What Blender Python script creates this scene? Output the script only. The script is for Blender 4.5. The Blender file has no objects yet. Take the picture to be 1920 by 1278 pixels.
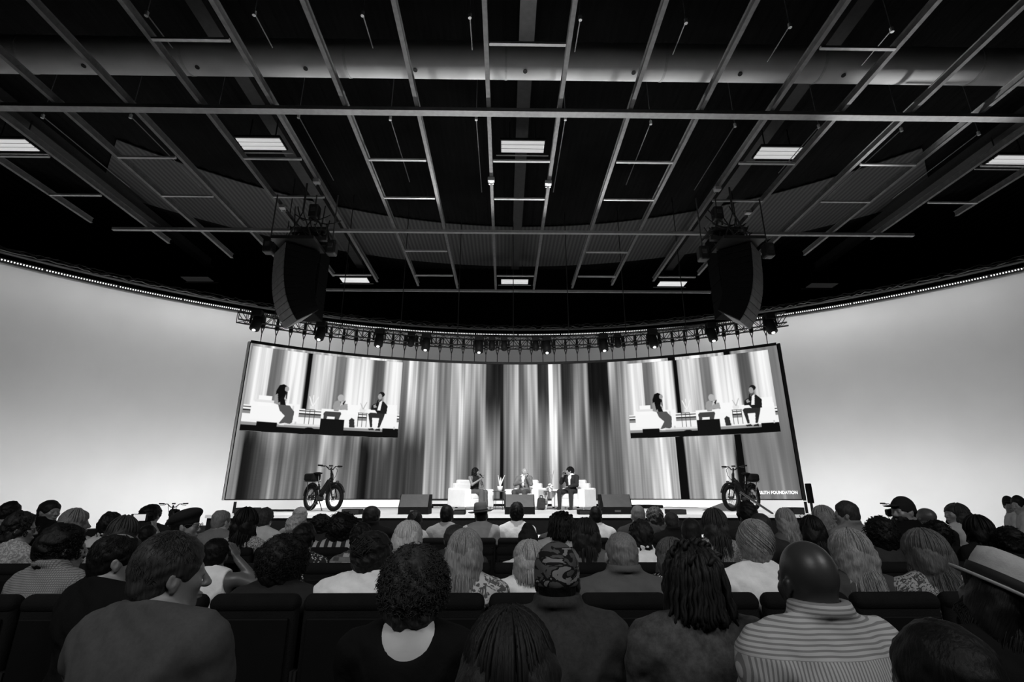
import bpy, bmesh, math, random
import numpy as np
from mathutils import Vector, Matrix
PI = math.pi
C = bpy.context.scene.collection
SC = bpy.context.scene
rnd = random.Random(7)

# ------------------------------------------------------------------ camera, world, exposure
CAM_Z = 1.37
F = 932.5                      # focal length in pixels of the 1920 wide frame
PITCH = math.atan(291 / F)
YAW = -0.88 * PI / 180         # camera turned slightly to the right of the hall's axis
cam_d = bpy.data.cameras.new('camera'); cam = bpy.data.objects.new('camera', cam_d); C.objects.link(cam)
cam_d.sensor_width = 36; cam_d.lens = 36 * F / 1920; cam_d.clip_start = .05; cam_d.clip_end = 200
cam.location = (0, 0, CAM_Z); cam.rotation_euler = (PI / 2 + PITCH, 0, YAW)
SC.camera = cam
w = bpy.data.worlds.new('world'); SC.world = w; w.use_nodes = True
w.node_tree.nodes['Background'].inputs[0].default_value = (0.5, 0.5, 0.5, 1)
w.node_tree.nodes['Background'].inputs[1].default_value = 0.0
vs = SC.view_settings
vs.view_transform = 'Standard'; vs.look = 'None'; vs.gamma = 1; vs.use_curve_mapping = False; vs.exposure = 0.0

def ray(px, py):
    x = (px - 960) / F; yu = (639 - py) / F
    fw = math.cos(PITCH) - math.sin(PITCH) * yu
    up = math.sin(PITCH) + math.cos(PITCH) * yu
    cy, sy = math.cos(YAW), math.sin(YAW)
    return Vector((x * cy - fw * sy, x * sy + fw * cy, up))
def at(px, py, Y):             # world point seen at a pixel of the photograph, at distance Y down the hall
    r = ray(px, py); return Vector((r.x / r.y * Y, Y, CAM_Z + r.z / r.y * Y))

# ------------------------------------------------------------------ lights
def area(name, loc, target, sx, sy, power, spread=180):
    d = bpy.data.lights.new(name, 'AREA'); d.shape = 'RECTANGLE'; d.size = sx; d.size_y = sy; d.energy = power
    d.spread = math.radians(spread)
    o = bpy.data.objects.new(name, d); C.objects.link(o); o.location = loc
    o.rotation_euler = (Vector(target) - Vector(loc)).to_track_quat('-Z', 'Y').to_euler(); return o
def spot(name, loc, target, power, ang, blend=.4, rad=.1):
    d = bpy.data.lights.new(name, 'SPOT'); d.energy = power; d.spot_size = math.radians(ang); d.spot_blend = blend; d.shadow_soft_size = rad
    o = bpy.data.objects.new(name, d); C.objects.link(o); o.location = loc
    o.rotation_euler = (Vector(target) - Vector(loc)).to_track_quat('-Z', 'Y').to_euler(); return o
RC = 25.5; CXW = .7                      # radius of the curved white studio wall, centred near the camera
STAGE = CAM_Z - .377
for k in range(-7, 8):          # cyclorama floor wash, lamps in the trough at the wall's foot
    a = k * 8.4 * PI / 180; r0 = RC - 3.6
    area('cyclorama_wash', (CXW + r0 * math.sin(a), r0 * math.cos(a) - .3, .42), (CXW + RC * math.sin(a), RC * math.cos(a) - .3, 3.2), 3.0, .2, [5, 7, 26, 86, 92, 64, 34, 12][abs(k)])
for k in range(-2, 3):          # low lamps at the wall's foot behind the stage
    a = k * 8.4 * PI / 180; r0 = RC - 1.3
    area('low_wash', (CXW + r0 * math.sin(a), r0 * math.cos(a) - .3, .35), (CXW + RC * math.sin(a), RC * math.cos(a) - .3, .95), 3.4, .15, 26, 90)
for k in range(-7, 8):          # lamps along the top rail grazing down the wall
    a = k * 8.4 * PI / 180; r0 = RC - 1.5
    area('rail_wash', (CXW + r0 * math.sin(a), r0 * math.cos(a) - .3, CAM_Z + 8.3), (CXW + RC * math.sin(a), RC * math.cos(a) - .3, CAM_Z + 3.5), 3.3, .1, [1, 2, 10, 32, 32, 22, 13, 6][abs(k)])
for x, tx in ((-4, -1.2), (0, .3), (4, 2.0)):     # front light on the armchairs
    spot('stage_front_light', (x, 6.5, 9.3), (tx, 15.6, STAGE + .5), 1300, 24, .6)
spot('stage_wash_light', (0, 6.0, 9.3), (0, 13.6, STAGE), 5200, 88, .5)
for x in (-5.0, 5.6): spot('stage_side_light', (x * .8, 7, 9.3), (x, 14, STAGE), 2200, 34, .8)
for x in (-4.5, 4.5):           # dim house light behind and above the camera
    area('house_light', (x, -3.5, 7.5), (x * .5, 4.5, .8), 3.0, 2.0, 105, 105)

# ------------------------------------------------------------------ materials
def lin(v):
    v = v / 255.; return v / 12.92 if v < .04045 else ((v + .055) / 1.055) ** 2.4
MC = {}
def nt(name):
    m = bpy.data.materials.new(name); m.use_nodes = True; n = m.node_tree
    return m, n, n.nodes['Principled BSDF']
def g(v): return (v, v, v, 1)
def mat(name, v, rough=.7, spec=.3, metal=0, noise=.12, scale=8, bump=0, bscale=60, emis=0):
    if name in MC: return MC[name]
    m, n, b = nt(name)
    b.inputs['Roughness'].default_value = rough; b.inputs['Specular IOR Level'].default_value = spec; b.inputs['Metallic'].default_value = metal
    tc = n.nodes.new('ShaderNodeTexCoord')
    t = n.nodes.new('ShaderNodeTexNoise'); t.inputs['Scale'].default_value = scale; t.inputs['Detail'].default_value = 4
    n.links.new(tc.outputs['Object'], t.inputs['Vector'])
    r = n.nodes.new('ShaderNodeMapRange'); r.inputs['From Min'].default_value = .3; r.inputs['From Max'].default_value = .7
    r.inputs['To Min'].default_value = v * (1 - noise); r.inputs['To Max'].default_value = v * (1 + noise)
    n.links.new(t.outputs['Fac'], r.inputs['Value']); n.links.new(r.outputs['Result'], b.inputs['Base Color'])
    if emis: b.inputs['Emission Color'].default_value = g(1); b.inputs['Emission Strength'].default_value = emis
    if bump:
        t2 = n.nodes.new('ShaderNodeTexNoise'); t2.inputs['Scale'].default_value = bscale; t2.inputs['Detail'].default_value = 5
        n.links.new(tc.outputs['Object'], t2.inputs['Vector'])
        bp = n.nodes.new('ShaderNodeBump'); bp.inputs['Strength'].default_value = bump; bp.inputs['Distance'].default_value = .01
        n.links.new(t2.outputs['Fac'], bp.inputs['Height']); n.links.new(bp.outputs['Normal'], b.inputs['Normal'])
    MC[name] = m; return m
def pattern(name, kind, a, b_, rough=.85, scale=30):
    """two-tone cloth patterns: stripes, check, floral, dots, camouflage, denim, hair strands"""
    if name in MC: return MC[name]
    m, n, b = nt(name); b.inputs['Roughness'].default_value = rough; b.inputs['Specular IOR Level'].default_value = .15
    N = n.nodes.new; L = n.links.new
    tc = N('ShaderNodeTexCoord'); out = None
    mix = N('ShaderNodeMix'); mix.data_type = 'FLOAT'; mix.inputs[2].default_value = a; mix.inputs[3].default_value = b_
    def sepxyz():
        s = N('ShaderNodeSeparateXYZ'); L(tc.outputs['Object'], s.inputs[0]); return s
    def sq(src, freq, duty):
        mu = N('ShaderNodeMath'); mu.operation = 'MULTIPLY'; mu.inputs[1].default_value = freq; L(src, mu.inputs[0])
        fr = N('ShaderNodeMath'); fr.operation = 'FRACT'; L(mu.outputs[0], fr.inputs[0])
        lt = N('ShaderNodeMath'); lt.operation = 'LESS_THAN'; lt.inputs[1].default_value = duty; L(fr.outputs[0], lt.inputs[0]); return lt.outputs[0]
    if kind == 'shirt_stripes':      # yoke with level stripes, body with upright stripes below it
        s = sepxyz(); h = sq(s.outputs['Z'], scale, .42); v = sq(s.outputs['X'], scale * 1.15, .42)
        th = N('ShaderNodeMath'); th.operation = 'GREATER_THAN'; th.inputs[1].default_value = .955; L(s.outputs['Z'], th.inputs[0])
        m2 = N('ShaderNodeMix'); m2.data_type = 'FLOAT'; L(th.outputs[0], m2.inputs[0]); L(v, m2.inputs[2]); L(h, m2.inputs[3]); out = m2.outputs[0]
    elif kind == 'check':
        s = sepxyz(); h = sq(s.outputs['Z'], scale, .35); v = sq(s.outputs['X'], scale, .35)
        mx = N('ShaderNodeMath'); mx.operation = 'MAXIMUM'; L(h, mx.inputs[0]); L(v, mx.inputs[1]); out = mx.outputs[0]
    elif kind == 'bold_stripes':
        s = sepxyz(); out = sq(s.outputs['X'], scale, .5)
    elif kind in ('floral', 'camo', 'scribble'):
        t = N('ShaderNodeTexNoise'); t.inputs['Scale'].default_value = scale; t.inputs['Detail'].default_value = 2 if kind != 'camo' else 3
        t.inputs['Distortion'].default_value = {'floral': 3.5, 'camo': 1.2, 'scribble': 5}[kind]
        mp = N('ShaderNodeMapping'); L(tc.outputs['Object'], mp.inputs[0]); L(mp.outputs[0], t.inputs['Vector'])
        if kind == 'camo': mp.inputs['Scale'].default_value = (1, 1, 2.2)
        cr = N('ShaderNodeValToRGB'); e = cr.color_ramp.elements
        e[0].position = .47; e[1].position = .5; e[0].color = g(0); e[1].color = g(1)
        if kind == 'camo':
            cr.color_ramp.interpolation = 'CONSTANT'
            e[0].color = g(0); e[1].position = .45; e[1].color = g(.35); q = e.new(.56); q.color = g(1)
        L(t.outputs['Fac'], cr.inputs[0]); out = cr.outputs[0]
    elif kind == 'dots':
        t = N('ShaderNodeTexVoronoi'); t.inputs['Scale'].default_value = scale; L(tc.outputs['Object'], t.inputs['Vector'])
        lt = N('ShaderNodeMath'); lt.operation = 'LESS_THAN'; lt.inputs[1].default_value = .34; L(t.outputs['Distance'], lt.inputs[0]); out = lt.outputs[0]
    elif kind == 'blocks':
        t = N('ShaderNodeTexBrick'); t.inputs['Scale'].default_value = scale; t.inputs['Color1'].default_value = g(0); t.inputs['Color2'].default_value = g(1); t.inputs['Mortar'].default_value = g(.3)
        mp = N('ShaderNodeMapping'); mp.inputs['Rotation'].default_value = (PI / 2, 0, 0); L(tc.outputs['Object'], mp.inputs[0]); L(mp.outputs[0], t.inputs['Vector']); out = t.outputs['Color']
    elif kind == 'weave':            # denim and grey jackets: fine twill with soft wear
        t = N('ShaderNodeTexNoise'); t.inputs['Scale'].default_value = scale; t.inputs['Detail'].default_value = 8; t.inputs['Roughness'].default_value = .75
        L(tc.outputs['Object'], t.inputs['Vector']); cr = N('ShaderNodeMapRange'); cr.inputs['From Min'].default_value = .35; cr.inputs['From Max'].default_value = .65
        L(t.outputs['Fac'], cr.inputs[0]); out = cr.outputs[0]
    elif kind == 'hair':
        mp = N('ShaderNodeMapping'); mp.inputs['Scale'].default_value = (1, 1, .07); L(tc.outputs['Object'], mp.inputs[0])
        t = N('ShaderNodeTexNoise'); t.inputs['Scale'].default_value = scale; t.inputs['Detail'].default_value = 6; L(mp.outputs[0], t.inputs['Vector'])
        cr = N('ShaderNodeMapRange'); cr.inputs['From Min'].default_value = .35; cr.inputs['From Max'].default_value = .68
        L(t.outputs['Fac'], cr.inputs[0]); out = cr.outputs[0]
        bp = N('ShaderNodeBump'); bp.inputs['Strength'].default_value = .45; bp.inputs['Distance'].default_value = .006
        L(t.outputs['Fac'], bp.inputs['Height']); L(bp.outputs['Normal'], b.inputs['Normal'])
        b.inputs['Specular IOR Level'].default_value = .2; b.inputs['Roughness'].default_value = .55
    L(out, mix.inputs[0]); L(mix.outputs[0], b.inputs['Base Color'])
    MC[name] = m; return m
def glow(name, s, base=.8):
    if name in MC: return MC[name]
    m, n, b = nt(name); b.inputs['Base Color'].default_value = g(base); b.inputs['Emission Color'].default_value = g(1); b.inputs['Emission Strength'].default_value = s
    MC[name] = m; return m
BLACK = mat('black_paint', .012, .6, .3); BLACKM = mat('matt_black', .006, .9, .1); BMETAL = mat('black_metal', .02, .4, .5)
STEEL = mat('painted_grey_steel', .15, .6, .3, noise=.2); WHITE = mat('white_upholstery', .85, .8, .2, noise=.03, bump=.1)
CHROME = mat('bright_metal', .7, .25, .5, 1, noise=.05)

# ------------------------------------------------------------------ mesh helpers
def link(name, me, m=None, parent=None, smooth=False):
    o = bpy.data.objects.new(name, me); C.objects.link(o)
    if m is not None:
        if not me.materials: me.materials.append(m)
        elif me.materials[0] != m: o.material_slots[0].link = 'OBJECT'; o.material_slots[0].material = m
    if parent is not None: o.parent = parent
    if smooth: me.polygons.foreach_set('use_smooth', [True] * len(me.polygons))
    return o
def tag(o, label=None, cat=None, group=None, kind=None):
    if label: o['label'] = label
    if cat: o['category'] = cat
    if group: o['group'] = group
    if kind: o['kind'] = kind
    return o
def thing(name, label, cat, loc=(0, 0, 0), rz=0, group=None):
    o = bpy.data.objects.new(name, None); C.objects.link(o); o.location = loc; o.rotation_euler = (0, 0, rz); o.empty_display_size = .1
    return tag(o, label, cat, group)
class MB:
    """collects shapes and links them as ONE mesh object"""
    def __init__(s): s.v = []; s.f = []
    def add(s, vs_, fs):
        n = len(s.v); s.v += [tuple(p) for p in vs_]; s.f += [tuple(i + n for i in f) for f in fs]; return s
    def box(s, c, d, rot=None):
        R = rot or Matrix.Identity(3); c = Vector(c); h = Vector(d) / 2
        vs_ = [c + R @ Vector((sx * h.x, sy * h.y, sz * h.z)) for sx in (-1, 1) for sy in (-1, 1) for sz in (-1, 1)]
        return s.add(vs_, [(0, 1, 3, 2), (4, 6, 7, 5), (0, 4, 5, 1), (2, 3, 7, 6), (0, 2, 6, 4), (1, 5, 7, 3)])
    def bevbox(s, c, d, bev=.02, seg=2, rot=None):
        bm = bmesh.new(); bmesh.ops.create_cube(bm, size=1)
        for v in bm.verts: v.co = Vector((v.co.x * d[0], v.co.y * d[1], v.co.z * d[2]))
        bmesh.ops.bevel(bm, geom=bm.edges[:], offset=bev, segments=seg, profile=.5, affect='EDGES')
        R = rot or Matrix.Identity(3); bm.verts.index_update()
        s.add([Vector(c) + R @ v.co for v in bm.verts], [[v.index for v in f.verts] for f in bm.faces]); bm.free(); return s
    def tube(s, pts, r, n=8, cap=True, closed=False):
        pts = [Vector(p) for p in pts]; k = len(pts); rs = r if isinstance(r, (list, tuple)) else [r] * k
        vs_ = []; up = Vector((0, 0, 1)); prev = None
        for i in range(k):
            a = pts[i - 1] if (i > 0 or closed) else pts[0]; b = pts[(i + 1) % k] if (i < k - 1 or closed) else pts[-1]
            t = (b - a); t = t.normalized() if t.length > 1e-9 else Vector((0, 0, 1))
            if prev is None: q = up if abs(t.z) < .9 else Vector((1, 0, 0)); u = t.cross(q).normalized()
            else:
                u = prev - t * prev.dot(t); u = u.normalized() if u.length > 1e-6 else t.orthogonal().normalized()
            prev = u; w_ = t.cross(u)
            for j in range(n):
                an = 2 * PI * j / n; vs_.append(pts[i] + (u * math.cos(an) + w_ * math.sin(an)) * rs[i])
        fs = []
        for i in range(k if closed else k - 1):
            for j in range(n):
                a0 = i * n + j; a1 = i * n + (j + 1) % n; b0 = ((i + 1) % k) * n + j; b1 = ((i + 1) % k) * n + (j + 1) % n
                fs.append((a0, a1, b1, b0))
        if cap and not closed: fs += [tuple(range(n - 1, -1, -1)), tuple((k - 1) * n + j for j in range(n))]
        return s.add(vs_, fs)
    def lathe(s, prof, n=24, c=(0, 0, 0), sx=1, sy=1, rot=None):
        R = rot or Matrix.Identity(3); c = Vector(c); vs_ = []; k = len(prof)
        for r, z in prof:
            for j in range(n):
                a = 2 * PI * j / n; vs_.append(c + R @ Vector((r * math.cos(a) * sx, r * math.sin(a) * sy, z)))
        fs = [(i * n + j, i * n + (j + 1) % n, (i + 1) * n + (j + 1) % n, (i + 1) * n + j) for i in range(k - 1) for j in range(n)]
        fs += [tuple(range(n - 1, -1, -1)), tuple((k - 1) * n + j for j in range(n))]
        return s.add(vs_, fs)
    def prism(s, poly, axis_a, axis_b, thick, origin):
        """outline poly (a,b) extruded by vector thick"""
        A = Vector(axis_a); B = Vector(axis_b); T = Vector(thick); O = Vector(origin); n = len(poly)
        vs_ = [O + A * a + B * b for a, b in poly] + [O + A * a + B * b + T for a, b in poly]
        fs = [tuple(range(n)), tuple(range(2 * n - 1, n - 1, -1))] + [(i, i + n, (i + 1) % n + n, (i + 1) % n) for i in range(n)]
        return s.add(vs_, fs)
    def mesh(s, name):
        me = bpy.data.meshes.new(name); me.from_pydata(s.v, [], s.f); me.update(); return me
    def build(s, name, m, parent=None, smooth=False): return link(name, s.mesh(name), m, parent, smooth)
def dup(o, parent=None):
    c = o.copy(); C.objects.link(c); c.parent = parent
    for ch in list(o.children): dup(ch, c)
    return c
def struct(o): o['kind'] = 'structure'; return o
def Rz(a): return Matrix.Rotation(a, 3, 'Z')
def Rx(a): return Matrix.Rotation(a, 3, 'X')
def Ry(a): return Matrix.Rotation(a, 3, 'Y')
ORD = ['', 'first', 'second', 'third', 'fourth', 'fifth', 'sixth', 'seventh', 'eighth', 'ninth', 'tenth', 'eleventh', 'twelfth', 'thirteenth', 'fourteenth', 'fifteenth', 'sixteenth', 'seventeenth', 'eighteenth', 'nineteenth', 'twentieth', 'twenty-first', 'twenty-second', 'twenty-third', 'twenty-fourth', 'twenty-fifth', 'twenty-sixth', 'twenty-seventh', 'twenty-eighth', 'twenty-ninth', 'thirtieth', 'thirty-first', 'thirty-second', 'thirty-third', 'thirty-fourth']

# ------------------------------------------------------------------ room shell
def arc_wall(name, R, z0, z1, a0, a1, m, n=96, thick=.15, cy=-.3):
    b = MB(); vs_ = []; fs = []
    for i in range(n + 1):
        a = a0 + (a1 - a0) * i / n
        for r in (R, R + thick):
            for z in (z0, z1): vs_.append((CXW + r * math.sin(a), r * math.cos(a) + cy, z))
    for i in range(n):
        o = i * 4; p = o + 4
        fs += [(o, o + 1, p + 1, p), (o + 2, p + 2, p + 3, o + 3), (o + 1, o + 3, p + 3, p + 1), (o, p, p + 2, o + 2)]
    fs += [(0, 2, 3, 1), (n * 4, n * 4 + 1, n * 4 + 3, n * 4 + 2)]
    return b.add(vs_, fs).build(name, m, smooth=False)
FLOORM = mat('pale_grey_studio_floor', .55, .35, .4, noise=.08, scale=3)
CARPET = mat('dark_carpet', .02, .95, .05, bump=.3, bscale=200)
DRAPE = mat('black_drape', .004, 1, .02)
struct(MB().box((0, 9, -.1), (70, 44, .2)).build('floor', FLOORM))
struct(MB().box((0, 1.2, .006), (34, 14.4, .012)).build('trim_1', CARPET))['label'] = 'dark carpet under the audience'
CYCM = mat('white_studio_wall', .78, .8, .15, noise=.035, scale=.5)
cyc = struct(arc_wall('wall_front', RC, 0, CAM_Z + 8.2, -1.22, 1.22, CYCM, 128))
for p in cyc.data.polygons: p.use_smooth = False
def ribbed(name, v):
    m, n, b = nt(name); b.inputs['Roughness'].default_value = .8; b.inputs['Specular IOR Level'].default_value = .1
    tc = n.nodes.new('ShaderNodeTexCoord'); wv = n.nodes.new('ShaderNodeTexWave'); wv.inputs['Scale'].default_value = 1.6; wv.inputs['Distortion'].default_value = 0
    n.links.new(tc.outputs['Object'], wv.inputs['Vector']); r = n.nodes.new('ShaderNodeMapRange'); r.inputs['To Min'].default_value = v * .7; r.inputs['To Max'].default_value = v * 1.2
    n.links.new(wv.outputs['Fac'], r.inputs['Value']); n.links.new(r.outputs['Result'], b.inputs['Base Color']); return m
struct(arc_wall('ceiling', 22.1, CAM_Z + 12.70, CAM_Z + 12.74, -.76, .76, ribbed('ribbed_deck_lit_tone', .11), 60, 4.4))  # paler roof ring, its colour stands in for light spilling off the white wall
struct(MB().box((0, 26.9, 7.2), (70, .2, 14.4)).build('wall_back', DRAPE))
struct(MB().box((-34, 9, 7.2), (.2, 44, 14.4)).build('wall_left', DRAPE))
struct(MB().box((34, 9, 7.2), (.2, 44, 14.4)).build('wall_right', DRAPE))
struct(MB().box((0, -12.9, 7.2), (70, .2, 14.4)).build('wall_rear', DRAPE))
# corrugated roof deck
ROOF = mat('dark_corrugated_roof', .012, .95, .03, noise=.25, scale=.6)
b = MB(); vs_ = []; fs = []; nx = 700
for i in range(nx + 1):
    x = -34 + 68 * i / nx; z = CAM_Z + 12.8 + (.04 if (i // 2) % 2 else 0)
    vs_ += [(x, -12, z), (x, 27, z)]
fs = [(2 * i, 2 * i + 1, 2 * i + 3, 2 * i + 2) for i in range(nx)]
struct(b.add(vs_, fs).box((0, 7.5, CAM_Z + 13), (68, 39, .1)).build('ceiling', ROOF))
# stage
sl = at(385, 965, 11.15); sr = at(1568, 965, 11.15)
STAGETOP = mat('white_stage_deck', .8, .45, .4, noise=.06, scale=2)
SKIRT = mat('black_stage_skirt', .008, .9, .1)
st = thing('stage', 'wide white-topped stage with a black front skirt', 'stage', ((sl.x + sr.x) / 2, 15.5, 0))
wd = sr.x - sl.x
MB().box((0, 0, STAGE - .03), (wd, 8.7, .06)).build('deck', STAGETOP, st)
MB().box((0, 0, STAGE / 2 - .03), (wd - .06, 8.64, STAGE - .06)).build('skirt', SKIRT, st)
tag(MB().box((0, 9.6, .33), (13.5, 1.4, .62)).bevbox((0, 9.6, .335), (13.5, 1.4, .65), .01).build('step_platform', STAGETOP), 'low white platform at the foot of the black stage front', 'platform')
# trough at the cyclorama's foot
tr = arc_wall('light_trough', RC - 4.3, 0, .42, -1.15, 1.15, BLACK, 96, .5); tag(tr, 'low black lighting trough running along the foot of the curved white wall', 'lighting trough')
# ------------------------------------------------------------------ rail, light strip and cables along the top of the white wall
rt = thing('wall_light_strip', 'long curved strip of small white lamps along the top of the white wall', 'light strip')
zt = CAM_Z + 8.06
arc_wall('housing', RC - .20, zt + .02, zt + .16, -1.2, 1.2, BLACK, 128, .12).parent = rt
nb = 26; r0 = RC - .23
for j in range(26):
    hb = MB(); b = MB(); am = -1.15 + 2.3 * (j + .5) / 26
    hb.box((CXW + r0 * math.sin(am), r0 * math.cos(am) - .3, zt + .075), (r0 * 2.3 / 26 - .06, .03, .05), Rz(-am)); hb_ = hb.build('lamp_bar', BLACK, rt)
    for i in range(nb):
        a = -1.15 + 2.3 * (j + (i + .8) / (nb + .6)) / 26; rr_ = r0 - .035
        b.box((CXW + rr_ * math.sin(a), rr_ * math.cos(a) - .3, zt + .072), (.038, .05, .042), Rz(-a))
    b.build('lamp_beads', glow('lamp_bead_glow', .95), hb_)['kind'] = 'stuff'
def arc_pts(R, z, a0, a1, n, jit=0, cy=-.3, seed=1):
    q = random.Random(seed)
    return [(CXW + (R + q.uniform(-jit, jit)) * math.sin(a0 + (a1 - a0) * i / n), (R + q.uniform(-jit, jit)) * math.cos(a0 + (a1 - a0) * i / n) + cy, z + q.uniform(-jit, jit)) for i in range(n + 1)]
tag(MB().tube(arc_pts(RC - .1, zt + .40, -1.2, 1.2, 120), .055, 8).build('curtain_pipe', mat('dull_pipe', .25, .35, .5, .8)), 'long curved steel pipe running above the lamp strip on the white wall', 'pipe')
for k in range(3):
    tag(MB().tube(arc_pts(RC - .05, zt + .50 + .07 * k, -1.2, 1.2, 420, .05, seed=k), .02, 5).build('cable', [mat('silver_cable', .5, .4, .5), BMETAL, BMETAL][k]),
        ['silver cable bundle draped along the pipe above the white wall', 'black wavy cable just above the silver cable bundle', 'topmost black wavy cable above the white wall'][k], 'cable')
# ------------------------------------------------------------------ steel grid of the ceiling
ZG = CAM_Z + 9.0
P0 = .0
SP = 1.744
cxl = [at(907.6, 0, 1)]
rl = ray(908, 0); rr = ray(1079, 0)
xl = rl.x / rl.z * 9.0; xr = rr.x / rr.z * 9.0
SP = xr - xl; XC = (xl + xr) / 2
def ycut(py, z=9.0): r = ray(960, py); return r.y / r.z * z
YG0, YG1 = 2.2, ycut(543)
YA, YB = ycut(207), ycut(432)
for k in range(-10, 10):
    x = XC + (k + .5) * SP; side = 'left' if k < 0 else 'right'; n = -k if k < 0 else k + 1
    y1 = min(YG1, math.sqrt(max(21.0 ** 2 - x * x, 9)))
    b = MB().box((x, (YG0 + y1) / 2, ZG + .005), (.095, y1 - YG0, .012)).box((x, (YG0 + y1) / 2, ZG + .09), (.03, y1 - YG0, .16)).box((x, (YG0 + y1) / 2, ZG + .175), (.095, y1 - YG0, .012))
    tag(b.build('steel_beam', STEEL), f'{ORD[n]} long grey beam {side} of the ceiling grid\'s centre line', 'steel beam', 'long beams of the ceiling grid')
for py, wdt, nm in ((207, .19, 'wide grey cross beam of the ceiling grid just below the pale duct'), (432, .11, 'grey cross beam of the ceiling grid above the loudspeakers'), (543, .08, 'thin grey cross beam closing the far end of the ceiling grid')):
    y = ycut(py); hw = {207: 19, 432: 14.2, 543: 9.0}[py]
    tag(MB().box((XC, y, ZG - .06), (2 * hw, wdt, .10)).build('cross_beam', mat('pale_cross_steel', .34, .6)), nm, 'steel beam')
RUNG = mat('light_steel_rung', .45, .5, .4)
for row, (py, only) in enumerate(((80, 4), (300, 2), (371, 2), (470, 2), (516, 2))):
    y = ycut(py)
    for k in range(-8, 9):
        if k % only: continue
        if py in (470,) and k not in (-2, 2): continue
        if py == 516 and abs(k) > 4: continue
        if math.hypot(XC + k * SP, y) > 21.3: continue
        if py == 371 and abs(k) > 8: continue
        x = XC + k * SP; side = 'in the centre bay' if k == 0 else f'in the {ORD[abs(k)]} bay {"left" if k < 0 else "right"} of centre'
        tag(MB().box((x, y, ZG - .03), (SP - .14, .07, .05)).build('cross_rung', RUNG), f'short pale rung {side}, {["row under the duct", "row by the panels", "middle row", "row beyond the loudspeakers", "last row"][row]}', 'steel rung', 'short rungs of the ceiling grid')
# roof girders above the grid, their undersides catch the light
q = [at(490, 272, 1), at(980, 275, 1), at(1460, 287, 1)]
ZL = 11.0
PX = [(20, 272), (490, 270), (980, 275), (1460, 287), (1897, 302)]
YL = 14.2
for i, (px, py) in enumerate(PX):
    r = ray(px, py); x = r.x / r.z * ZL; y = r.y / r.z * ZL
    gx = x if i == 2 else x + (0.1 if i < 2 else -.1)
    tag(MB().box((gx, 12, CAM_Z + 11.95), (.42, 26, .03)).box((gx, 12, CAM_Z + 12.2), (.05, 26, .5)).build('roof_girder', mat('girder_steel', .06, .6, .3)),
        f'{["far left", "left", "middle", "right", "far right"][i]} roof girder running over the lit ceiling panels', 'girder')
# lit ceiling panels
def panel(px, py, wpx, z, label, s):
    r = ray(px, py); x = r.x / r.z * z; y = r.y / r.z * z
    wm = wpx / F * (math.cos(PITCH) - math.sin(PITCH) * (639 - py) / F) * (y / r.y) if False else wpx / F * (y / r.y)
    t = thing('ceiling_light', label, 'ceiling light', (x, y, CAM_Z + z), 0, 'light panels above the ceiling grid')
    L = wm * .42
    MB().box((0, 0, .05), (wm + .06, L + .06, .08)).build('housing', BLACK, t)
    for j in range(3):
        MB().box((0, (j - 1) * L / 3, .0), (wm, L / 3 - .05, .03)).build('diffuser', glow('panel_glow_%.2f' % s, s), t)
    MB().box((0, L / 2 + .12, -.02), (wm * 1.25, .03, .03)).build('mounting_rail', RUNG, t)
    MB().box((wm * .3, 0, .5), (.03, .03, .95)).box((-wm * .3, 0, .5), (.03, .03, .95)).build('hanger', BMETAL, t)
    return t
for i, (px, py) in enumerate(PX):
    panel(px, py, 80, ZL, f'{["far left", "left", "middle", "right", "far right"][i]} bright striped panel in the nearer row of ceiling lights', .42)
for px, py, nm, s in ((665, 525, 'left', .66), (965, 528, 'middle', .55), (1260, 532, 'right', .66), (370, 523, 'dim far left', .012), (1541, 535, 'dim far right', .012)):
    panel(px, py, 50, ZL, f'{nm} panel in the farther row of ceiling lights', s)
# pale ventilation duct across the hall
DUCT = mat('pale_duct_skin', .5, .75, .2, noise=.1, scale=1.2)
RD = .50; ra = ray(960, 150); rb = ray(960, 77)
ea = math.atan2(ra.z, ra.y); eb = math.atan2(rb.z, rb.y); em = (ea + eb) / 2
zd = 10.6; yd = zd / math.tan(em); RD = math.hypot(zd, yd) * math.sin((eb - ea) / 2)
dt = thing('ventilation_duct', 'big pale round duct crossing the whole hall above the grid', 'duct', (0, yd, CAM_Z + zd))
MB().tube([(x, 0, 0) for x in range(-22, 23, 1)], RD, 40).build('duct_tube', DUCT, dt, smooth=True)
b = MB()
for x in range(-20, 21, 4): MB().tube([(x - .03, 0, 0), (x + .03, 0, 0)], RD + .012, 40).build('seam_band', mat('duct_seam', .42, .7), dt)
for px in (170, 380, 580, 782, 984, 1183, 1378, 1567, 1760):
    r = ray(px, 130); x = r.x / r.y * (yd + .1)
    a = math.radians(-78)
    MB().tube([(x, -math.cos(a) * (RD - .01), math.sin(a) * (RD - .01)), (x, -math.cos(a) * (RD + .012), math.sin(a) * (RD + .012))], .055, 14).build('outlet_nozzle', BLACK, dt)
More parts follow.
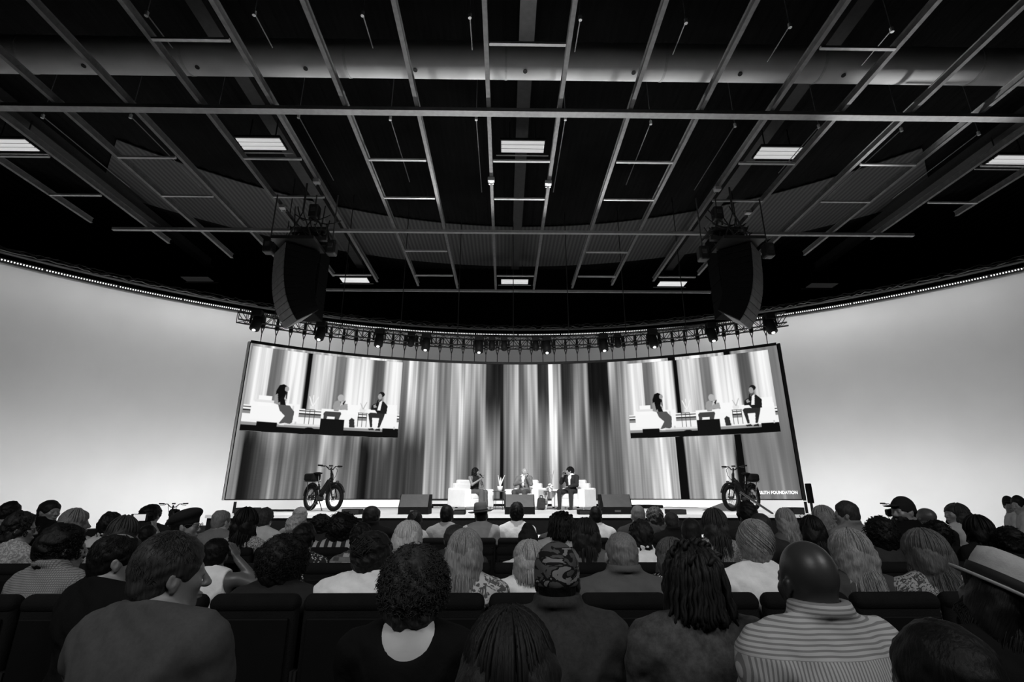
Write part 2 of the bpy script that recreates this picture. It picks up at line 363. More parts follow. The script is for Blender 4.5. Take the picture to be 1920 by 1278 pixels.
# clamps on two beams, sprinkler drops and rods
def rod(px, py, ztop, length, label, name='hanging_rod'):
    r = ray(px, py); x = r.x / r.z * 10.2; y = r.y / r.z * 10.2
    t = thing(name, label, 'hanging rod', (x, y, CAM_Z + 10.2), 0, 'thin rods hanging between the beams')
    MB().tube([(0, 0, 0), (0, length * 1.0, .02)], .014, 5).build('rod', mat('rod_grey', .22, .5), t)
    MB().tube([(0, 0, -.06), (0, 0, .06)], .04, 8).build('fitting', mat('rod_fitting', .6, .4), t)
    MB().tube([(0, 0, .05), (0, 0, ztop - 10.2)], .01, 5).build('drop', mat('rod_grey', .22, .5), t)
for i, (px, py, L) in enumerate(((80, 218, 3.4), (245, 218, 3.4), (405, 222, 1.2), (560, 218, 3.0), (732, 222, 3.0), (893, 222, 3.6), (1060, 222, 3.6), (1220, 230, 3.0), (1378, 235, 3.2), (1535, 237, 2.2), (1690, 243, 3.4), (1835, 250, 3.4), (275, 26, .9), (477, 25, .9), (680, 26, .9), (881, 30, .9), (1088, 34, .9), (1286, 40, .9), (1481, 48, 1.0), (1672, 56, 1.0))):
    col = 'row beyond the wide cross beam' if i < 12 else 'row in front of the duct'
    n = i + 1 if i < 12 else i - 11
    rod(px, py, 12.8, L, f'{ORD[n]} thin rod from the left in the {col}')
# big steel clamps on the centre beams
for px, py, nm in ((921, 337, 'left'), (1028, 343, 'right'), (594, 340, 'far left'), (1345, 354, 'far right'), (530, 388, 'leftmost lower'), (1402, 398, 'rightmost lower')):
    r = ray(px, py); x = r.x / r.z * 8.95; y = r.y / r.z * 8.95
    t = thing('beam_clamp', f'pale {nm} clamp wrapped round a ceiling beam', 'clamp', (x, y, CAM_Z + 8.95))
    MB().bevbox((0, 0, 0), (.2, .16, .12), .02).build('clamp_body', mat('clamp_metal', .5, .4, .5, .3), t)
    for s in (-1, 1): MB().tube([(s * .06, .1, -.08), (s * .06, .1, .12)], .02, 6).build('bolt', CHROME, t)
# ------------------------------------------------------------------ lighting truss over the screen
S0 = at(470, 645, 17.1); SM = at(955, 683, 20.0); S1 = at(1456, 648, 17.1)
def circ(a, b, c):
    ax, ay, bx, by, cx, cy = a.x, a.y, b.x, b.y, c.x, c.y
    d = 2 * (ax * (by - cy) + bx * (cy - ay) + cx * (ay - by))
    ux = ((ax**2 + ay**2) * (by - cy) + (bx**2 + by**2) * (cy - ay) + (cx**2 + cy**2) * (ay - by)) / d
    uy = ((ax**2 + ay**2) * (cx - bx) + (bx**2 + by**2) * (ax - cx) + (cx**2 + cy**2) * (bx - ax)) / d
    return ux, uy, math.hypot(ax - ux, ay - uy)
LX, LY, LR = circ(S0, SM, S1)
LA0 = math.atan2(S0.x - LX, S0.y - LY); LA1 = math.atan2(S1.x - LX, S1.y - LY)
ZT_ = CAM_Z + 5.22; ZB_ = at(955, 934.5, 20).z
def led(u, z, off=0):            # point on the LED wall, u 0..1 from left to right, off = towards the audience
    a = LA0 + (LA1 - LA0) * u; return Vector((LX + (LR - off) * math.sin(a), LY + (LR - off) * math.cos(a), z))
def led_hit(px, py):            # where the sight line of a pixel meets the LED wall
    r = ray(px, py); A = r.x**2 + r.y**2; B = -2 * (r.x * LX + r.y * LY); Cc = LX**2 + LY**2 - LR**2
    t = (-B + math.sqrt(B * B - 4 * A * Cc)) / (2 * A); x = r.x * t; y = r.y * t
    a = math.atan2(x - LX, y - LY); return (a - LA0) / (LA1 - LA0), CAM_Z + r.z * t
tz = CAM_Z + 6.15
T0 = led_hit(445, 600)[0]; T1 = led_hit(1476, 600)[0]
truss = thing('lighting_truss', 'long curved black box truss carrying spotlights and screen hoists', 'truss')
NT = 72
def tp(i, dy, dz): return led(T0 + (T1 - T0) * i / NT, tz + dz, dy)
for dy in (-.22, .22):
    for dz in (-.2, .2): MB().tube([tp(i, dy, dz) for i in range(NT + 1)], .028, 6).build('chord', BMETAL, truss)
b = MB()
for i in range(NT):
    for dy in (-.22, .22):
        b.tube([tp(i, dy, -.2), tp(i + 1, dy, .2)] if i % 2 else [tp(i, dy, .2), tp(i + 1, dy, -.2)], .014, 4)
        b.tube([tp(i, dy, -.2), tp(i, dy, .2)], .014, 4)
    for dz in (-.2, .2): b.tube([tp(i, -.22, dz), tp(i + 1, .22, dz)], .012, 4)
b.build('lattice', BMETAL, truss)['kind'] = 'stuff'
b = MB()
for i in range(4, NT, 8): b.tube([tp(i, 0, .2), tp(i, 0, 12.3 - 6.15)], .018, 5)
b.build('suspension_wires', BMETAL, truss)
# hoists
hp = [487, 513, 541, 566, 592, 615, 641, 666, 689, 712, 735, 757, 779, 801, 823, 845, 868, 890, 911, 933, 955, 976, 998, 1019, 1040, 1061, 1083, 1104, 1126, 1147, 1170, 1192, 1214, 1237, 1261, 1285, 1310, 1334, 1360, 1386, 1412, 1440]
u0 = led_hit(487, 650)[0]; u1 = led_hit(1440, 650)[0]; nh = 42
hproto = None
for i in range(nh):
    u = u0 + (u1 - u0) * i / (nh - 1); p = led(u, tz - .2, 0)
    lab = f'{ORD[i + 1] if i < 21 else ORD[nh - i]} black chain hoist from the {"left" if i < 21 else "right"} end of the screen\'s top edge'
    if hproto is None:
        t = thing('chain_hoist', lab, 'hoist', p, 0, 'chain hoists between truss and screen')
        MB().tube([(0, 0, .35), (0, 0, .05)], .05, 6).bevbox((0, 0, -.02), (.13, .12, .26), .03).build('hoist_body', BMETAL, t)
        MB().tube([(-.06, 0, -.1), (0, 0, -.38)], .018, 5).tube([(.06, 0, -.1), (0, 0, -.38)], .018, 5).build('sling', BMETAL, t)
        b = MB()
        for j in range(10): b.tube([(0, 0, -.36 - j * .05), (0, 0, -.36 - j * .05 - .045)], [.02, .012], 5)
        b.build('chain', BMETAL, t); hproto = t
    else:
        t = dup(hproto); t.location = p; t['label'] = lab
    t.scale = (1, 1, .85)
# spotlights
sproto = None
lens_on = glow('spot_lens_glow', 6); lens_off = mat('dark_glass', .02, .1, .6)
def mover(px, py, lit, lab, sc=1.0):
    global sproto
    u, z = led_hit(px, py); p = led(u, tz + .02, .36)
    t = thing('stage_spotlight', lab, 'spotlight', p, 0, 'spotlights on the curved truss')
    MB().bevbox((0, 0, .05), (.34, .26, .22), .03).build('base', BLACK, t)
    MB().tube([(-.2, 0, -.02), (-.22, 0, -.3)], .035, 6).tube([(.2, 0, -.02), (.22, 0, -.3)], .035, 6).box((0, 0, -.03), (.44, .1, .06)).build('yoke', BLACK, t)
    R = Rx(-.35)
    h = MB().lathe([(.10, -.3), (.16, -.26), (.17, 0), (.15, .2), (.09, .26)], 18, (0, 0, -.28), rot=R).build('lamp_head', BLACK, t, True)
    MB().lathe([(.052, -.315), (.05, -.3)], 16, (0, 0, -.28), rot=R).build('lens', lens_on if lit else lens_off, t)
    t.scale = (sc,) * 3
    if lit and (abs(p.x) < 4.8 or abs(p.x) > 9):
        l_ = bpy.data.lights.new('spotlight_beam', 'SPOT'); l_.energy = 1700 if abs(p.x) < 6 else 4200; l_.shadow_soft_size = .12; l_.spot_size = math.radians(46); l_.spot_blend = .5; lo = bpy.data.objects.new('spotlight_beam', l_); C.objects.link(lo); lo.location = p + (Vector((0, 0, 0)) - Vector((p.x, p.y, 0))).normalized() * .5 + Vector((0, 0, -.5)); lo.rotation_euler = Vector((0 if abs(p.x) < 6 else p.x * .12, -10, 2.9)).to_track_quat('-Z', 'Y').to_euler()
    return t
for i, (px, py) in enumerate(((480, 597), (600, 619), (710, 634), (798, 642), (898, 648), (1025, 648), (1132, 645), (1225, 635), (1335, 622), (1445, 603))):
    mover(px, py, 1, f'{ORD[i + 1]} lit black spotlight from the left on the curved truss', 1.05)
for i, (px, py) in enumerate(((770, 632), (922, 640), (945, 634), (1004, 636), (1158, 633))):
    mover(px, py, 0, f'{ORD[i + 1]} unlit dark spotlight from the left near the truss middle', .8)
# ------------------------------------------------------------------ line arrays
def array(side):
    s = side; px = 526 if s < 0 else 1416
    top = at(px, 465, 13.0); bot = at(553 if s < 0 else 1380, 590, 13.0)
    t = thing('line_array_loudspeaker', f'{"left" if s < 0 else "right"} curved hanging stack of black loudspeaker boxes', 'loudspeaker', (top.x, 13.0, top.z))
    GR = mat('grey_speaker_grille', .2, .7, .3); n = 12; ln = (top.z - bot.z) / 10.6
    # local frame: front faces point outwards (s), boxes run back towards the centre
    p = Vector((0, 0, 0)); ang = 0; dirx = s
    yaw = Rz(-s * math.radians(41))
    for k in range(n):
        ang = math.radians(2 + 3.6 * k * k / n)
        R = yaw @ Ry(ang * s)
        # box centre lies inwards of the front edge p
        dn = R @ Vector((0, 0, -1)); inn = R @ Vector((-s, 0, 0))
        dep = .95 - .02 * k; c = p + dn * ln * .5 + inn * dep * .5
        o = MB().bevbox(c, (dep, 1.0, ln * .96), .015, 1, R).build('speaker_box', BLACKM, t)
        MB().bevbox(p + dn * ln * .5 - inn * .012, (.03, .94, ln * .93), .008, 1, R).build('grille', GR, o)
        p = p + dn * ln
    MB().box(p + dn * .01 + inn * .25, (.5, .9, .02), R).build('underside_plate', mat('speaker_underside', .3, .6), t)
    f = MB().box((-s * .5, 0, .12), (1.2, .9, .1)).box((-s * .5, 0, .3), (1.6, .12, .12)).build('flying_frame', BMETAL, t)
    MB().tube([(-s * .1, 0, .2), (-s * .5, 0, 1.2), (-s * .9, 0, .2)], .03, 6).tube([(-s * .5, 0, 1.2), (-s * .5, 0, 9.0 + CAM_Z - top.z)], .03, 6).build('rigging', BMETAL, t)
    c2 = at(586 if s < 0 else 1358, 445, 15.2)
    u = thing('subwoofer_array', f'{"left" if s < 0 else "right"} straight hanging stack of black bass cabinets beside the curved one', 'loudspeaker', (c2.x, 15.2, c2.z))
    for k in range(5):
        o = MB().bevbox((0, 0, -.29 - k * .58), (1.05, .8, .56), .02).build('bass_cabinet', BLACKM, u)
        MB().box((0, -.41, -.29 - k * .58), (.98, .02, .5)).build('grille', BLACKM, o)
    MB().box((0, 0, .1), (1.2, .9, .1)).build('flying_frame', BMETAL, u)
    MB().tube([(-.4, 0, .1), (0, 0, .9), (.4, 0, .1)], .03, 6).tube([(0, 0, .9), (0, 0, 9.0 + CAM_Z - c2.z)], .03, 6).build('rigging', BMETAL, u)
    # motors and cable tangle over the array
    for j, (px2, py2) in enumerate(((590, 398), (505, 462), (622, 465)) if s < 0 else ((1345, 402), (1440, 470), (1318, 476))):
        m_ = at(px2, py2, 13.6)
        mt = thing('chain_motor', f'{["upper", "outer", "inner"][j]} chain motor above the {"left" if s < 0 else "right"} loudspeakers', 'chain motor', m_)
        MB().bevbox((0, 0, 0), (.3, .3, .45), .05).build('motor_body', BMETAL, mt)
        MB().tube([(0, 0, .2), (0, 0, 9.0 + CAM_Z - m_.z)], .02, 6).build('chain', mat('hoist_chain', .08), mt)
        MB().bevbox((0, -.16, .02), (.14, .03, .14), .01).build('cover_plate', mat('hoist_chain', .08), mt)
    q_ = random.Random(5 + s); b = MB()
    for j in range(14):
        a = at(q_.uniform(540, 620) if s < 0 else q_.uniform(1320, 1400), q_.uniform(380, 450), 13.6); c_ = at(q_.uniform(530, 640) if s < 0 else q_.uniform(1310, 1420), q_.uniform(400, 470), 13.5)
        mid = (a + c_) / 2 + Vector((0, 0, -.4)); b.tube([a.lerp(mid, t_).lerp(mid.lerp(c_, t_), t_) for t_ in [i / 8 for i in range(9)]], .018, 5)
    tag(b.build('cable_tangle', BMETAL), f'tangle of black cables above the {"left" if s < 0 else "right"} loudspeakers', 'cables', kind='stuff')
array(-1); array(1)
# ------------------------------------------------------------------ LED wall: what the screen shows, computed as a picture of light values
def sm(x): return x * x * (3 - 2 * x)
def vnoise(x, seed):             # 1-d value noise
    q = np.random.RandomState(seed).rand(4096); i = np.floor(x).astype(int); f = sm(x - i)
    return q[i % 4096] * (1 - f) + q[(i + 1) % 4096] * f
def streaks(U, V, seed, fine=1.0):
    """soft upright streaks that slowly change along their height; ~ -0.5..0.5"""
    o = np.zeros_like(U)
    for k, (fu, fv, a) in enumerate(((40, 1.2, .5), (95, 1.7, .45), (210, 2.0, .35), (430, 1.2, .2))):
        fv0 = V * fv; i = np.floor(fv0); f = sm(fv0 - i)
        o += a * ((1 - f) * vnoise(U * fu * fine + i * 37.7, seed + k) + f * vnoise(U * fu * fine + (i + 1) * 37.7, seed + k) - .5)
    return o
def ramp(U, pts):
    xs = [p[0] for p in pts]; ys = [p[1] for p in pts]; return np.interp(U, xs, ys)
def uo(px, py): return led_hit(px, py)[0]
LW, LH = 1100, 260
U, V = np.meshgrid((np.arange(LW) + .5) / LW, (np.arange(LH) + .5) / LH)     # V: 0 bottom .. 1 top
def prof(lst, py): # list of (px, value) steps read at a height -> soft profile over u
    pts = []
    for px, v in lst: pts.append((uo(px, py), v))
    return ramp(U, pts)
topP = prof([(470, .6), (740, .6), (752, .13), (764, .13), (768, .5), (780, .55), (786, .25), (800, .3), (806, .6), (818, .6), (824, .35), (845, .4), (855, .62), (878, .6), (885, .42), (908, .5), (912, .04), (936, .02), (943, .02), (945, .17), (962, .2), (966, .75), (971, .75), (974, .2), (988, .22), (991, .55), (1006, .55), (1009, .02), (1028, .03), (1030, .8), (1034, .8), (1037, .2), (1050, .3), (1054, .03), (1073, .06), (1078, .3), (1100, .3), (1104, .005), (1140, .005), (1145, .35), (1175, .35), (1180, .2), (1250, .6), (1455, .5)], 720)
botP = prof([(425, .5), (440, .33), (447, .01), (458, .02), (475, .06), (500, .12), (520, .10), (550, .16), (590, .17), (600, .38), (625, .42), (640, .12), (665, .15), (672, .01), (685, .01), (692, .08), (735, .08), (752, .03), (792, .03), (797, .45), (815, .42), (823, .62), (831, .6), (835, .12), (842, .12), (846, .45), (872, .4), (878, .15), (900, .2), (905, .7), (917, .65), (922, .3), (936, .3), (938, .008), (943, .008), (946, .2), (965, .25), (985, .55), (1000, .3), (1008, .35), (1018, .18), (1030, .35), (1037, .8), (1045, .8), (1049, .2), (1070, .35), (1090, .3), (1104, .14), (1135, .1), (1143, .08), (1150, .25), (1170, .3), (1185, .42), (1220, .45), (1255, .36), (1273, .4), (1275, .004), (1289, .004), (1292, .3), (1350, .35), (1380, .25), (1386, .004), (1402, .004), (1406, .35), (1440, .2), (1505, .16)], 900)
fv = sm(np.clip((V - .28) / .5 + .18 * (streaks(U, V * 0, 90) * 2), 0, 1))
base = botP * (1 - fv) + topP * fv
st_ = streaks(U, V, 11); st2 = streaks(U, V * .6, 31, .5)
img = base * np.exp(2.3 * st_ + .9 * st2) * (1 - .05 * (np.arange(LH) % 2)[:, None])
img = np.clip(img, 0.002, .98)
# dark upright bars that stay dark over the whole height
for a, b_, y in ((1266, 1280, 820), (1377, 1392, 820)):
    m_ = (U > uo(a, y)) & (U < uo(b_, y)); img[m_] = .003
sel = (U > uo(1400, 900)); img[sel] = img[sel] * .35 + .17 * .65   # plainer grey field at the lower right, and slow fade
def light_panel(name, img, W, H, P, m, parent, flip=False):
    """grid of small faces carrying one light value each; P(u,v) gives the place"""
    us = np.linspace(0, 1, W + 1); vv = np.linspace(0, 1, H + 1)
    pu = np.array([P(u, 0)[:] for u in us]); pt = np.array([P(u, 1)[:] for u in us])
    co = pu[None, :, :] * (1 - vv[:, None, None]) + pt[None, :, :] * vv[:, None, None]
    idx = (np.arange(H)[:, None] * (W + 1) + np.arange(W)[None, :])
    f = np.stack([idx, idx + 1, idx + W + 2, idx + W + 1], -1).reshape(-1, 4)
    me = bpy.data.meshes.new(name); me.vertices.add((W + 1) * (H + 1)); me.vertices.foreach_set('co', co.reshape(-1).astype(np.float32))
    me.loops.add(f.size); me.loops.foreach_set('vertex_index', f.reshape(-1).astype(np.int32))
    me.polygons.add(len(f)); me.polygons.foreach_set('loop_start', np.arange(0, f.size, 4, dtype=np.int32))
    me.update(); me.validate()
    at_ = me.attributes.new('light', 'FLOAT', 'FACE'); at_.data.foreach_set('value', img.reshape(-1).astype(np.float32))
    return link(name, me, m, parent)
def screen_mat(name, s):
    m, n, b = nt(name); a = n.nodes.new('ShaderNodeAttribute'); a.attribute_name = 'light'
    b.inputs['Base Color'].default_value = g(.002); b.inputs['Roughness'].default_value = .9; b.inputs['Specular IOR Level'].default_value = .02
    b.inputs['Emission Color'].default_value = g(1)
    mu = n.nodes.new('ShaderNodeMath'); mu.operation = 'MULTIPLY'; mu.inputs[1].default_value = s
    n.links.new(a.outputs['Fac'], mu.inputs[0]); n.links.new(mu.outputs[0], b.inputs['Emission Strength']); return m
SCR = screen_mat('led_light', 1.0)
wall = thing('led_wall', 'huge curved screen showing grey streaks and two video pictures behind the stage', 'video screen')
light_panel('streak_picture', img, LW, LH, lambda u, v: led(u, ZB_ + (ZT_ - ZB_) * v), SCR, wall)
b = MB(); n_ = 60; vs_ = []; fs = []
for i in range(n_ + 1):
    u = -.004 + 1.008 * i / n_
    for off in (-.03, -.2):
        for z in (ZB_ - .03, ZT_ + .05): vs_.append(led(u, z, off))
for i in range(n_):
    o = i * 4; p = o + 4; fs += [(o, p, p + 1, o + 1), (o + 2, o + 3, p + 3, p + 2), (o + 1, p + 1, p + 3, o + 3), (o, o + 2, p + 2, p)]
fs += [(0, 1, 3, 2), (n_ * 4, n_ * 4 + 2, n_ * 4 + 3, n_ * 4 + 1)]
b.add(vs_, fs).build('cabinet_backing', BLACKM, wall)
b = MB()
for i in range(n_):
    for z, h in ((ZT_ + .05, .10), (ZB_ - .02, .03)):
        a = led(i / n_, z, -.02); c = led((i + 1) / n_, z, -.02); b.box((a + c) / 2, ((c - a).length + .01, .1, h), Rz(math.atan2((c - a).y, (c - a).x)))
b.build('edge_rail', BLACK, wall)
a = led(1.004, 0, 0); MB().box((a.x, a.y, (ZB_ + ZT_) / 2), (.09, .12, ZT_ - ZB_ + .1), Rz(-LA1)).build('side_edge', BLACK, wall).name = 'right_edge'
a = led(-.003, 0, 0); MB().box((a.x, a.y, (ZB_ + ZT_) / 2), (.05, .1, ZT_ - ZB_ + .08), Rz(-LA0)).build('left_edge', mat('pale_edge', .6), wall)
# video pictures
def poly_mask(W, H, pts):
    X, Y = np.meshgrid((np.arange(W) + .5) / W, (np.arange(H) + .5) / H); c = np.zeros((H, W), bool); n = len(pts)
    for i in range(n):
        x0, y0 = pts[i]; x1, y1 = pts[(i + 1) % n]
        if y0 == y1: continue
        t = ((y0 > Y) != (y1 > Y)) & (X < (x1 - x0) * (Y - y0) / (y1 - y0) + x0); c ^= t
    return c
def video_picture():
    W, H = 470, 240; Uv, Vd = np.meshgrid((np.arange(W) + .5) / W, (np.arange(H) + .5) / H)
    bg = ramp(Uv, [(0, .6), (.12, .75), (.125, .16), (.19, .2), (.22, .8), (.335, .85), (.345, .3), (.352, .004), (.376, .004), (.38, .45), (.43, .75), (.53, .6), (.54, .13), (.6, .15), (.63, .8), (.78, .75), (.80, .1), (.87, .12), (.89, .7), (1, .75)])
    im = np.clip(bg * np.exp(1.1 * streaks(Uv * .5, (1 - Vd) * .5, 55)), .003, .95)
    def P(v, pts): im[poly_mask(W, H, pts)] = v
    def R(v, x0, y0, x1, y1): P(v, [(x0, y0), (x1, y0), (x1, y1), (x0, y1)])
    def E(v, cx, cy, rx, ry): P(v, [(cx + rx * math.cos(t * PI / 12), cy + ry * math.sin(t * PI / 12)) for t in range(24)])
    R(.9, 0, .70, 1, .77); R(.01, 0, .715, 1, .73); R(.01, 0, .75, 1, .765); R(.25, 0, .765, 1, .83); R(.9, 0, .80, 1, .90); R(.3, 0, .895, 1, .93); R(.75, .25, .88, .5, .905)
    R(.004, 0, .93, 1, 1); R(.004, .09, .885, .21, .95); R(.004, .89, .885, 1.0, .95); E(.004, .41, .95, .035, .035)
    # three armchairs
    for x0, x1, xb, t in ((.045, .335, .08, .60), (.475, .715, .64, .63), (.775, .985, .90, .60)):
        R(.93, x0, t + .05, x1, .86); R(.95, xb, t - .02, xb + .08, t + .1); R(.9, x0 + .01, .86, x0 + .02, .89); R(.6, x1 - .02, .86, x1 - .01, .89)
    P(.78, [(.06, .63), (.20, .63), (.20, .66), (.06, .66)]); R(.72, .29, .67, .30, .85); R(.7, .56, .80, .62, .86)
    # tables, vases
    for x in (.40, .745):
        R(.04, x - .03, .70, x + .035, .708)
        for d in (-.028, 0, .03): R(.05, x + d, .708, x + d + .004, .88)
    R(.8, .40, .655, .425, .69)
    P(.9, [(.41, .66), (.385, .54), (.392, .54), (.414, .64), (.41, .52), (.417, .52), (.418, .64), (.445, .53), (.45, .54), (.42, .66)])
    E(.8, .745, .67, .022, .03); P(.5, [(.745, .66), (.725, .58), (.73, .58), (.747, .64), (.768, .56), (.772, .565), (.75, .66)])
    # woman
    P(.004, [(.175, .62), (.18, .50), (.195, .435), (.22, .42), (.24, .44), (.245, .50), (.235, .58), (.225, .66), (.19, .66)])
    E(.35, .242, .475, .013, .032); P(.3, [(.175, .56), (.19, .54), (.195, .6), (.20, .65), (.24, .60), (.25, .61), (.215, .68), (.175, .66)]); P(.02, [(.238, .51), (.25, .51), (.248, .6), (.242, .6)])
    P(.006, [(.205, .60), (.225, .56), (.24, .62), (.25, .68), (.215, .68)]); P(.09, [(.20, .67), (.27, .67), (.305, .74), (.30, .87), (.285, .89), (.255, .88), (.215, .90), (.25, .80), (.215, .74)]); P(.85, [(.215, .89), (.25, .89), (.255, .91), (.215, .905)])
    # man in the middle
    E(.45, .592, .53, .021, .045); P(.6, [(.60, .57), (.585, .66), (.615, .66), (.62, .58)]); P(.33, [(.555, .58), (.58, .56), (.595, .60), (.585, .70), (.555, .70), (.545, .64)]); P(.36, [(.615, .60), (.64, .60), (.645, .68), (.60, .67), (.57, .69), (.57, .66)])
    P(.01, [(.605, .60), (.62, .56), (.626, .565), (.614, .62)]); P(.055, [(.49, .73), (.50, .71), (.60, .71), (.605, .73), (.58, .87), (.562, .87), (.565, .77), (.515, .77), (.51, .87), (.492, .87)])
    # man on the right
    E(.01, .868, .45, .021, .035); E(.35, .857, .48, .014, .038); P(.012, [(.82, .58), (.845, .56), (.86, .53), (.885, .54), (.915, .60), (.91, .70), (.85, .71), (.83, .66), (.80, .66), (.805, .6)]); P(.9, [(.857, .55), (.875, .53), (.865, .66), (.845, .66)])
    P(.35, [(.815, .60), (.835, .58), (.84, .62), (.82, .63)]); P(.01, [(.83, .60), (.842, .52), (.85, .52), (.84, .61)]); P(.025, [(.785, .71), (.80, .69), (.90, .70), (.895, .74), (.87, .88), (.855, .88), (.862, .76), (.815, .76), (.82, .88), (.805, .88)])
    P(.02, [(.79, .895), (.825, .885), (.835, .91), (.80, .915)]); P(.02, [(.845, .895), (.875, .885), (.875, .92), (.84, .915)])
    # handbag, monitor in front
    P(.03, [(.66, .80), (.675, .77), (.695, .79), (.70, .89), (.665, .89)])
    R(.006, .475, .80, .63, 1)
    k = np.ones(3) / 3.
    im2 = (im + np.roll(im, 1, 0) + np.roll(im, -1, 0) + np.roll(im, 1, 1) + np.roll(im, -1, 1)) / 5
    return im2[::-1], W, H
vp, VW, VH = video_picture()
for nm, c0, c1, tt in (('left', (470, 700), (751, 740), 5.13), ('right', (1177, 740), (1464, 720), 5.10)):
    ua, ub = led_hit(*c0)[0], led_hit(*c1)[0]
    if nm == 'left': ua = .004
    if nm == 'right': ub = .985
    o = light_panel('video_picture', vp, VW, VH, lambda u, v, ua=ua, ub=ub, tt=tt: led(ua + (ub - ua) * u, CAM_Z + 2.13 + (tt - 2.13) * v, .02), SCR, wall)
    o['label'] = f'{nm} video picture of three people in white armchairs'
# the words at the lower right of the screen
def words(txt, pxl, pxr, pyb, pyt, parent):
    cu = bpy.data.curves.new('screen_words', 'FONT'); cu.body = txt; cu.size = 1; cu.offset = .03; cu.resolution_u = 3
    o = bpy.data.objects.new('tmp', cu); C.objects.link(o); dg = bpy.context.evaluated_depsgraph_get()
    me = bpy.data.meshes.new_from_object(o.evaluated_get(dg)); bpy.data.objects.remove(o)
    xs = [v.co.x for v in me.vertices]; ys = [v.co.y for v in me.vertices]; x0, x1, y0, y1 = min(xs), max(xs), min(ys), max(ys)
    ua, z0 = led_hit(pxl, pyb); ub, z1 = led_hit(pxr, pyt)
    for v in me.vertices: v.co = led(ua + (ub - ua) * (v.co.x - x0) / (x1 - x0), z0 + (z1 - z0) * (v.co.y - y0) / (y1 - y0), .03)
    return link('screen_words', me, glow('word_glow', 1.0), parent)
words('TRILITH FOUNDATION', 1418, 1495, 926, 919.5, wall)
# posts under the screen
for px, nm in ((442, 'left'), (1509, 'right')):
    a = led(uo(px, 936), 0, 0)
    a.z = 0
    t = thing('screen_post', f'thin black post holding up the {nm} end of the screen', 'post', a)
    MB().tube([(0, 0, .01), (0, 0, ZB_ - .08)], .045, 8).build('pole', BLACK, t); MB().bevbox((0, 0, .02), (.5, .5, .04), .01).build('base_plate', BLACK, t)
    if nm == 'right':
        p = at(1510, 906, a.y - .4); q2 = at(1515, 943, a.y - .4)
        tag(MB().bevbox((p.x + .08, a.y - .4, (p.z + q2.z) / 2), (.09, .24, p.z - q2.z), .02).build('side_loudspeaker', BLACKM), 'narrow black box standing upright beside the screen\'s right edge', 'loudspeaker')
        tag(MB().tube([(p.x + .08, a.y - .4, q2.z), (p.x + .08, a.y - .4, .01)], .04, 8).bevbox((p.x + .08, a.y - .4, .02), (.5, .5, .04), .01).build('speaker_stand', BLACK), 'thin black stand under the narrow box at the screen\'s right', 'stand')

# ------------------------------------------------------------------ things on the stage
YC = 15.6
def wedge(pxc, w_, h, Y, label, dd=.5, rz=0):
    p = at(pxc, 950, Y); t = thing('stage_monitor', label, 'stage monitor', (p.x, Y, STAGE), rz)
    d = dd; poly = [(-d / 2, 0), (d / 2, 0), (d / 2, h * .35), (-d * .05 + .02, h), (-d / 2, h)]
    poly = [(d / 2, 0), (-d / 2, 0), (-d / 2, h * .32), (-d * .1, h), (d / 2, h)]
    MB().prism(poly, (0, 1, 0), (0, 0, 1), (w_, 0, 0), (-w_ / 2, 0, 0)).build('cabinet', BLACKM, t)
    a = Vector((0, -d / 2, h * .32)); c = Vector((0, -d * .1, h)); m_ = (a + c) / 2; an = math.atan2((c - a).z, (c - a).y)
    MB().box(m_ + Vector((0, -.012, .006)), (w_ * .94, (c - a).length * .92, .015), Rx(an)).build('grille', mat('monitor_grille', .05, .5, .4), t)
    MB().box((0, -d / 2 - .004, h * .16), (w_ * .2, .01, h * .1)).build('logo_plate', mat('monitor_grille', .10), t)
    for s in (-1, 1): MB().tube([(s * (w_ / 2 - .01), .1, h * .55), (s * (w_ / 2 + .012), .1, h * .55)], .06, 12).build('handle_cup', BLACK, t)
    return t
wedge(779, .66, .42, 11.75, 'black wedge monitor at the stage front left of the armchairs', .55)
wedge(974, .66, .42, 11.75, 'black wedge monitor at the stage front before the middle armchair', .55)
wedge(1153, .66, .42, 11.75, 'black wedge monitor at the stage front right of the armchairs', .55)
def flat_box(px0, px1, pyt, label, Y=11.5, hh=None):
    a = at(px0, pyt, Y); b2 = at(px1, pyt, Y); h = a.z - STAGE
    t = thing('front_fill_loudspeaker', label, 'loudspeaker', ((a.x + b2.x) / 2, Y, STAGE)); w_ = b2.x - a.x
    MB().bevbox((0, 0, h / 2 + .003), (w_, .34, h), .012).build('cabinet', BLACKM, t); MB().box((0, -.172, h / 2), (w_ * .92, .01, h * .8)).build('grille', BLACK, t)
for px0, px1, py, lb in ((447, 484, 951.5, 'left of the left bicycle'), (645, 678, 954, 'right of the left bicycle'), (851, 873, 956, 'before the seated woman'), (1083, 1128, 956, 'before the man in the dark suit'), (1250, 1282, 954.5, 'left of the right bicycle'), (1478, 1500, 951, 'at the right end of the stage'), (1531, 1545, 956.5, 'past the right end post of the screen')):
    flat_box(px0, px1, py, 'low black box on the stage edge ' + lb)
for i, px in enumerate((1187, 1206, 1223)):
    p = at(px, 945, 17.2)
    tag(MB().bevbox((p.x, 17.2, STAGE + .06), (.26, .9, .1), .02, rot=Rz(.25)).build('floor_lamp_unit', BLACKM), f'{ORD[i + 1]} of three low black units lying right of the armchairs', 'floor light')
p = at(1354, 953, 14.5)
tag(MB().prism([(-.5, 0), (.4, 0), (.4, .05), (.1, .2)], (1, 0, 0), (0, 0, 1), (0, .5, 0), (p.x, 14.2, STAGE)).build('cable_ramp', mat('dark_grey_ramp', .1)), 'low dark wedge ramp just left of the right bicycle', 'ramp')
p = at(532, 955, 14.0)
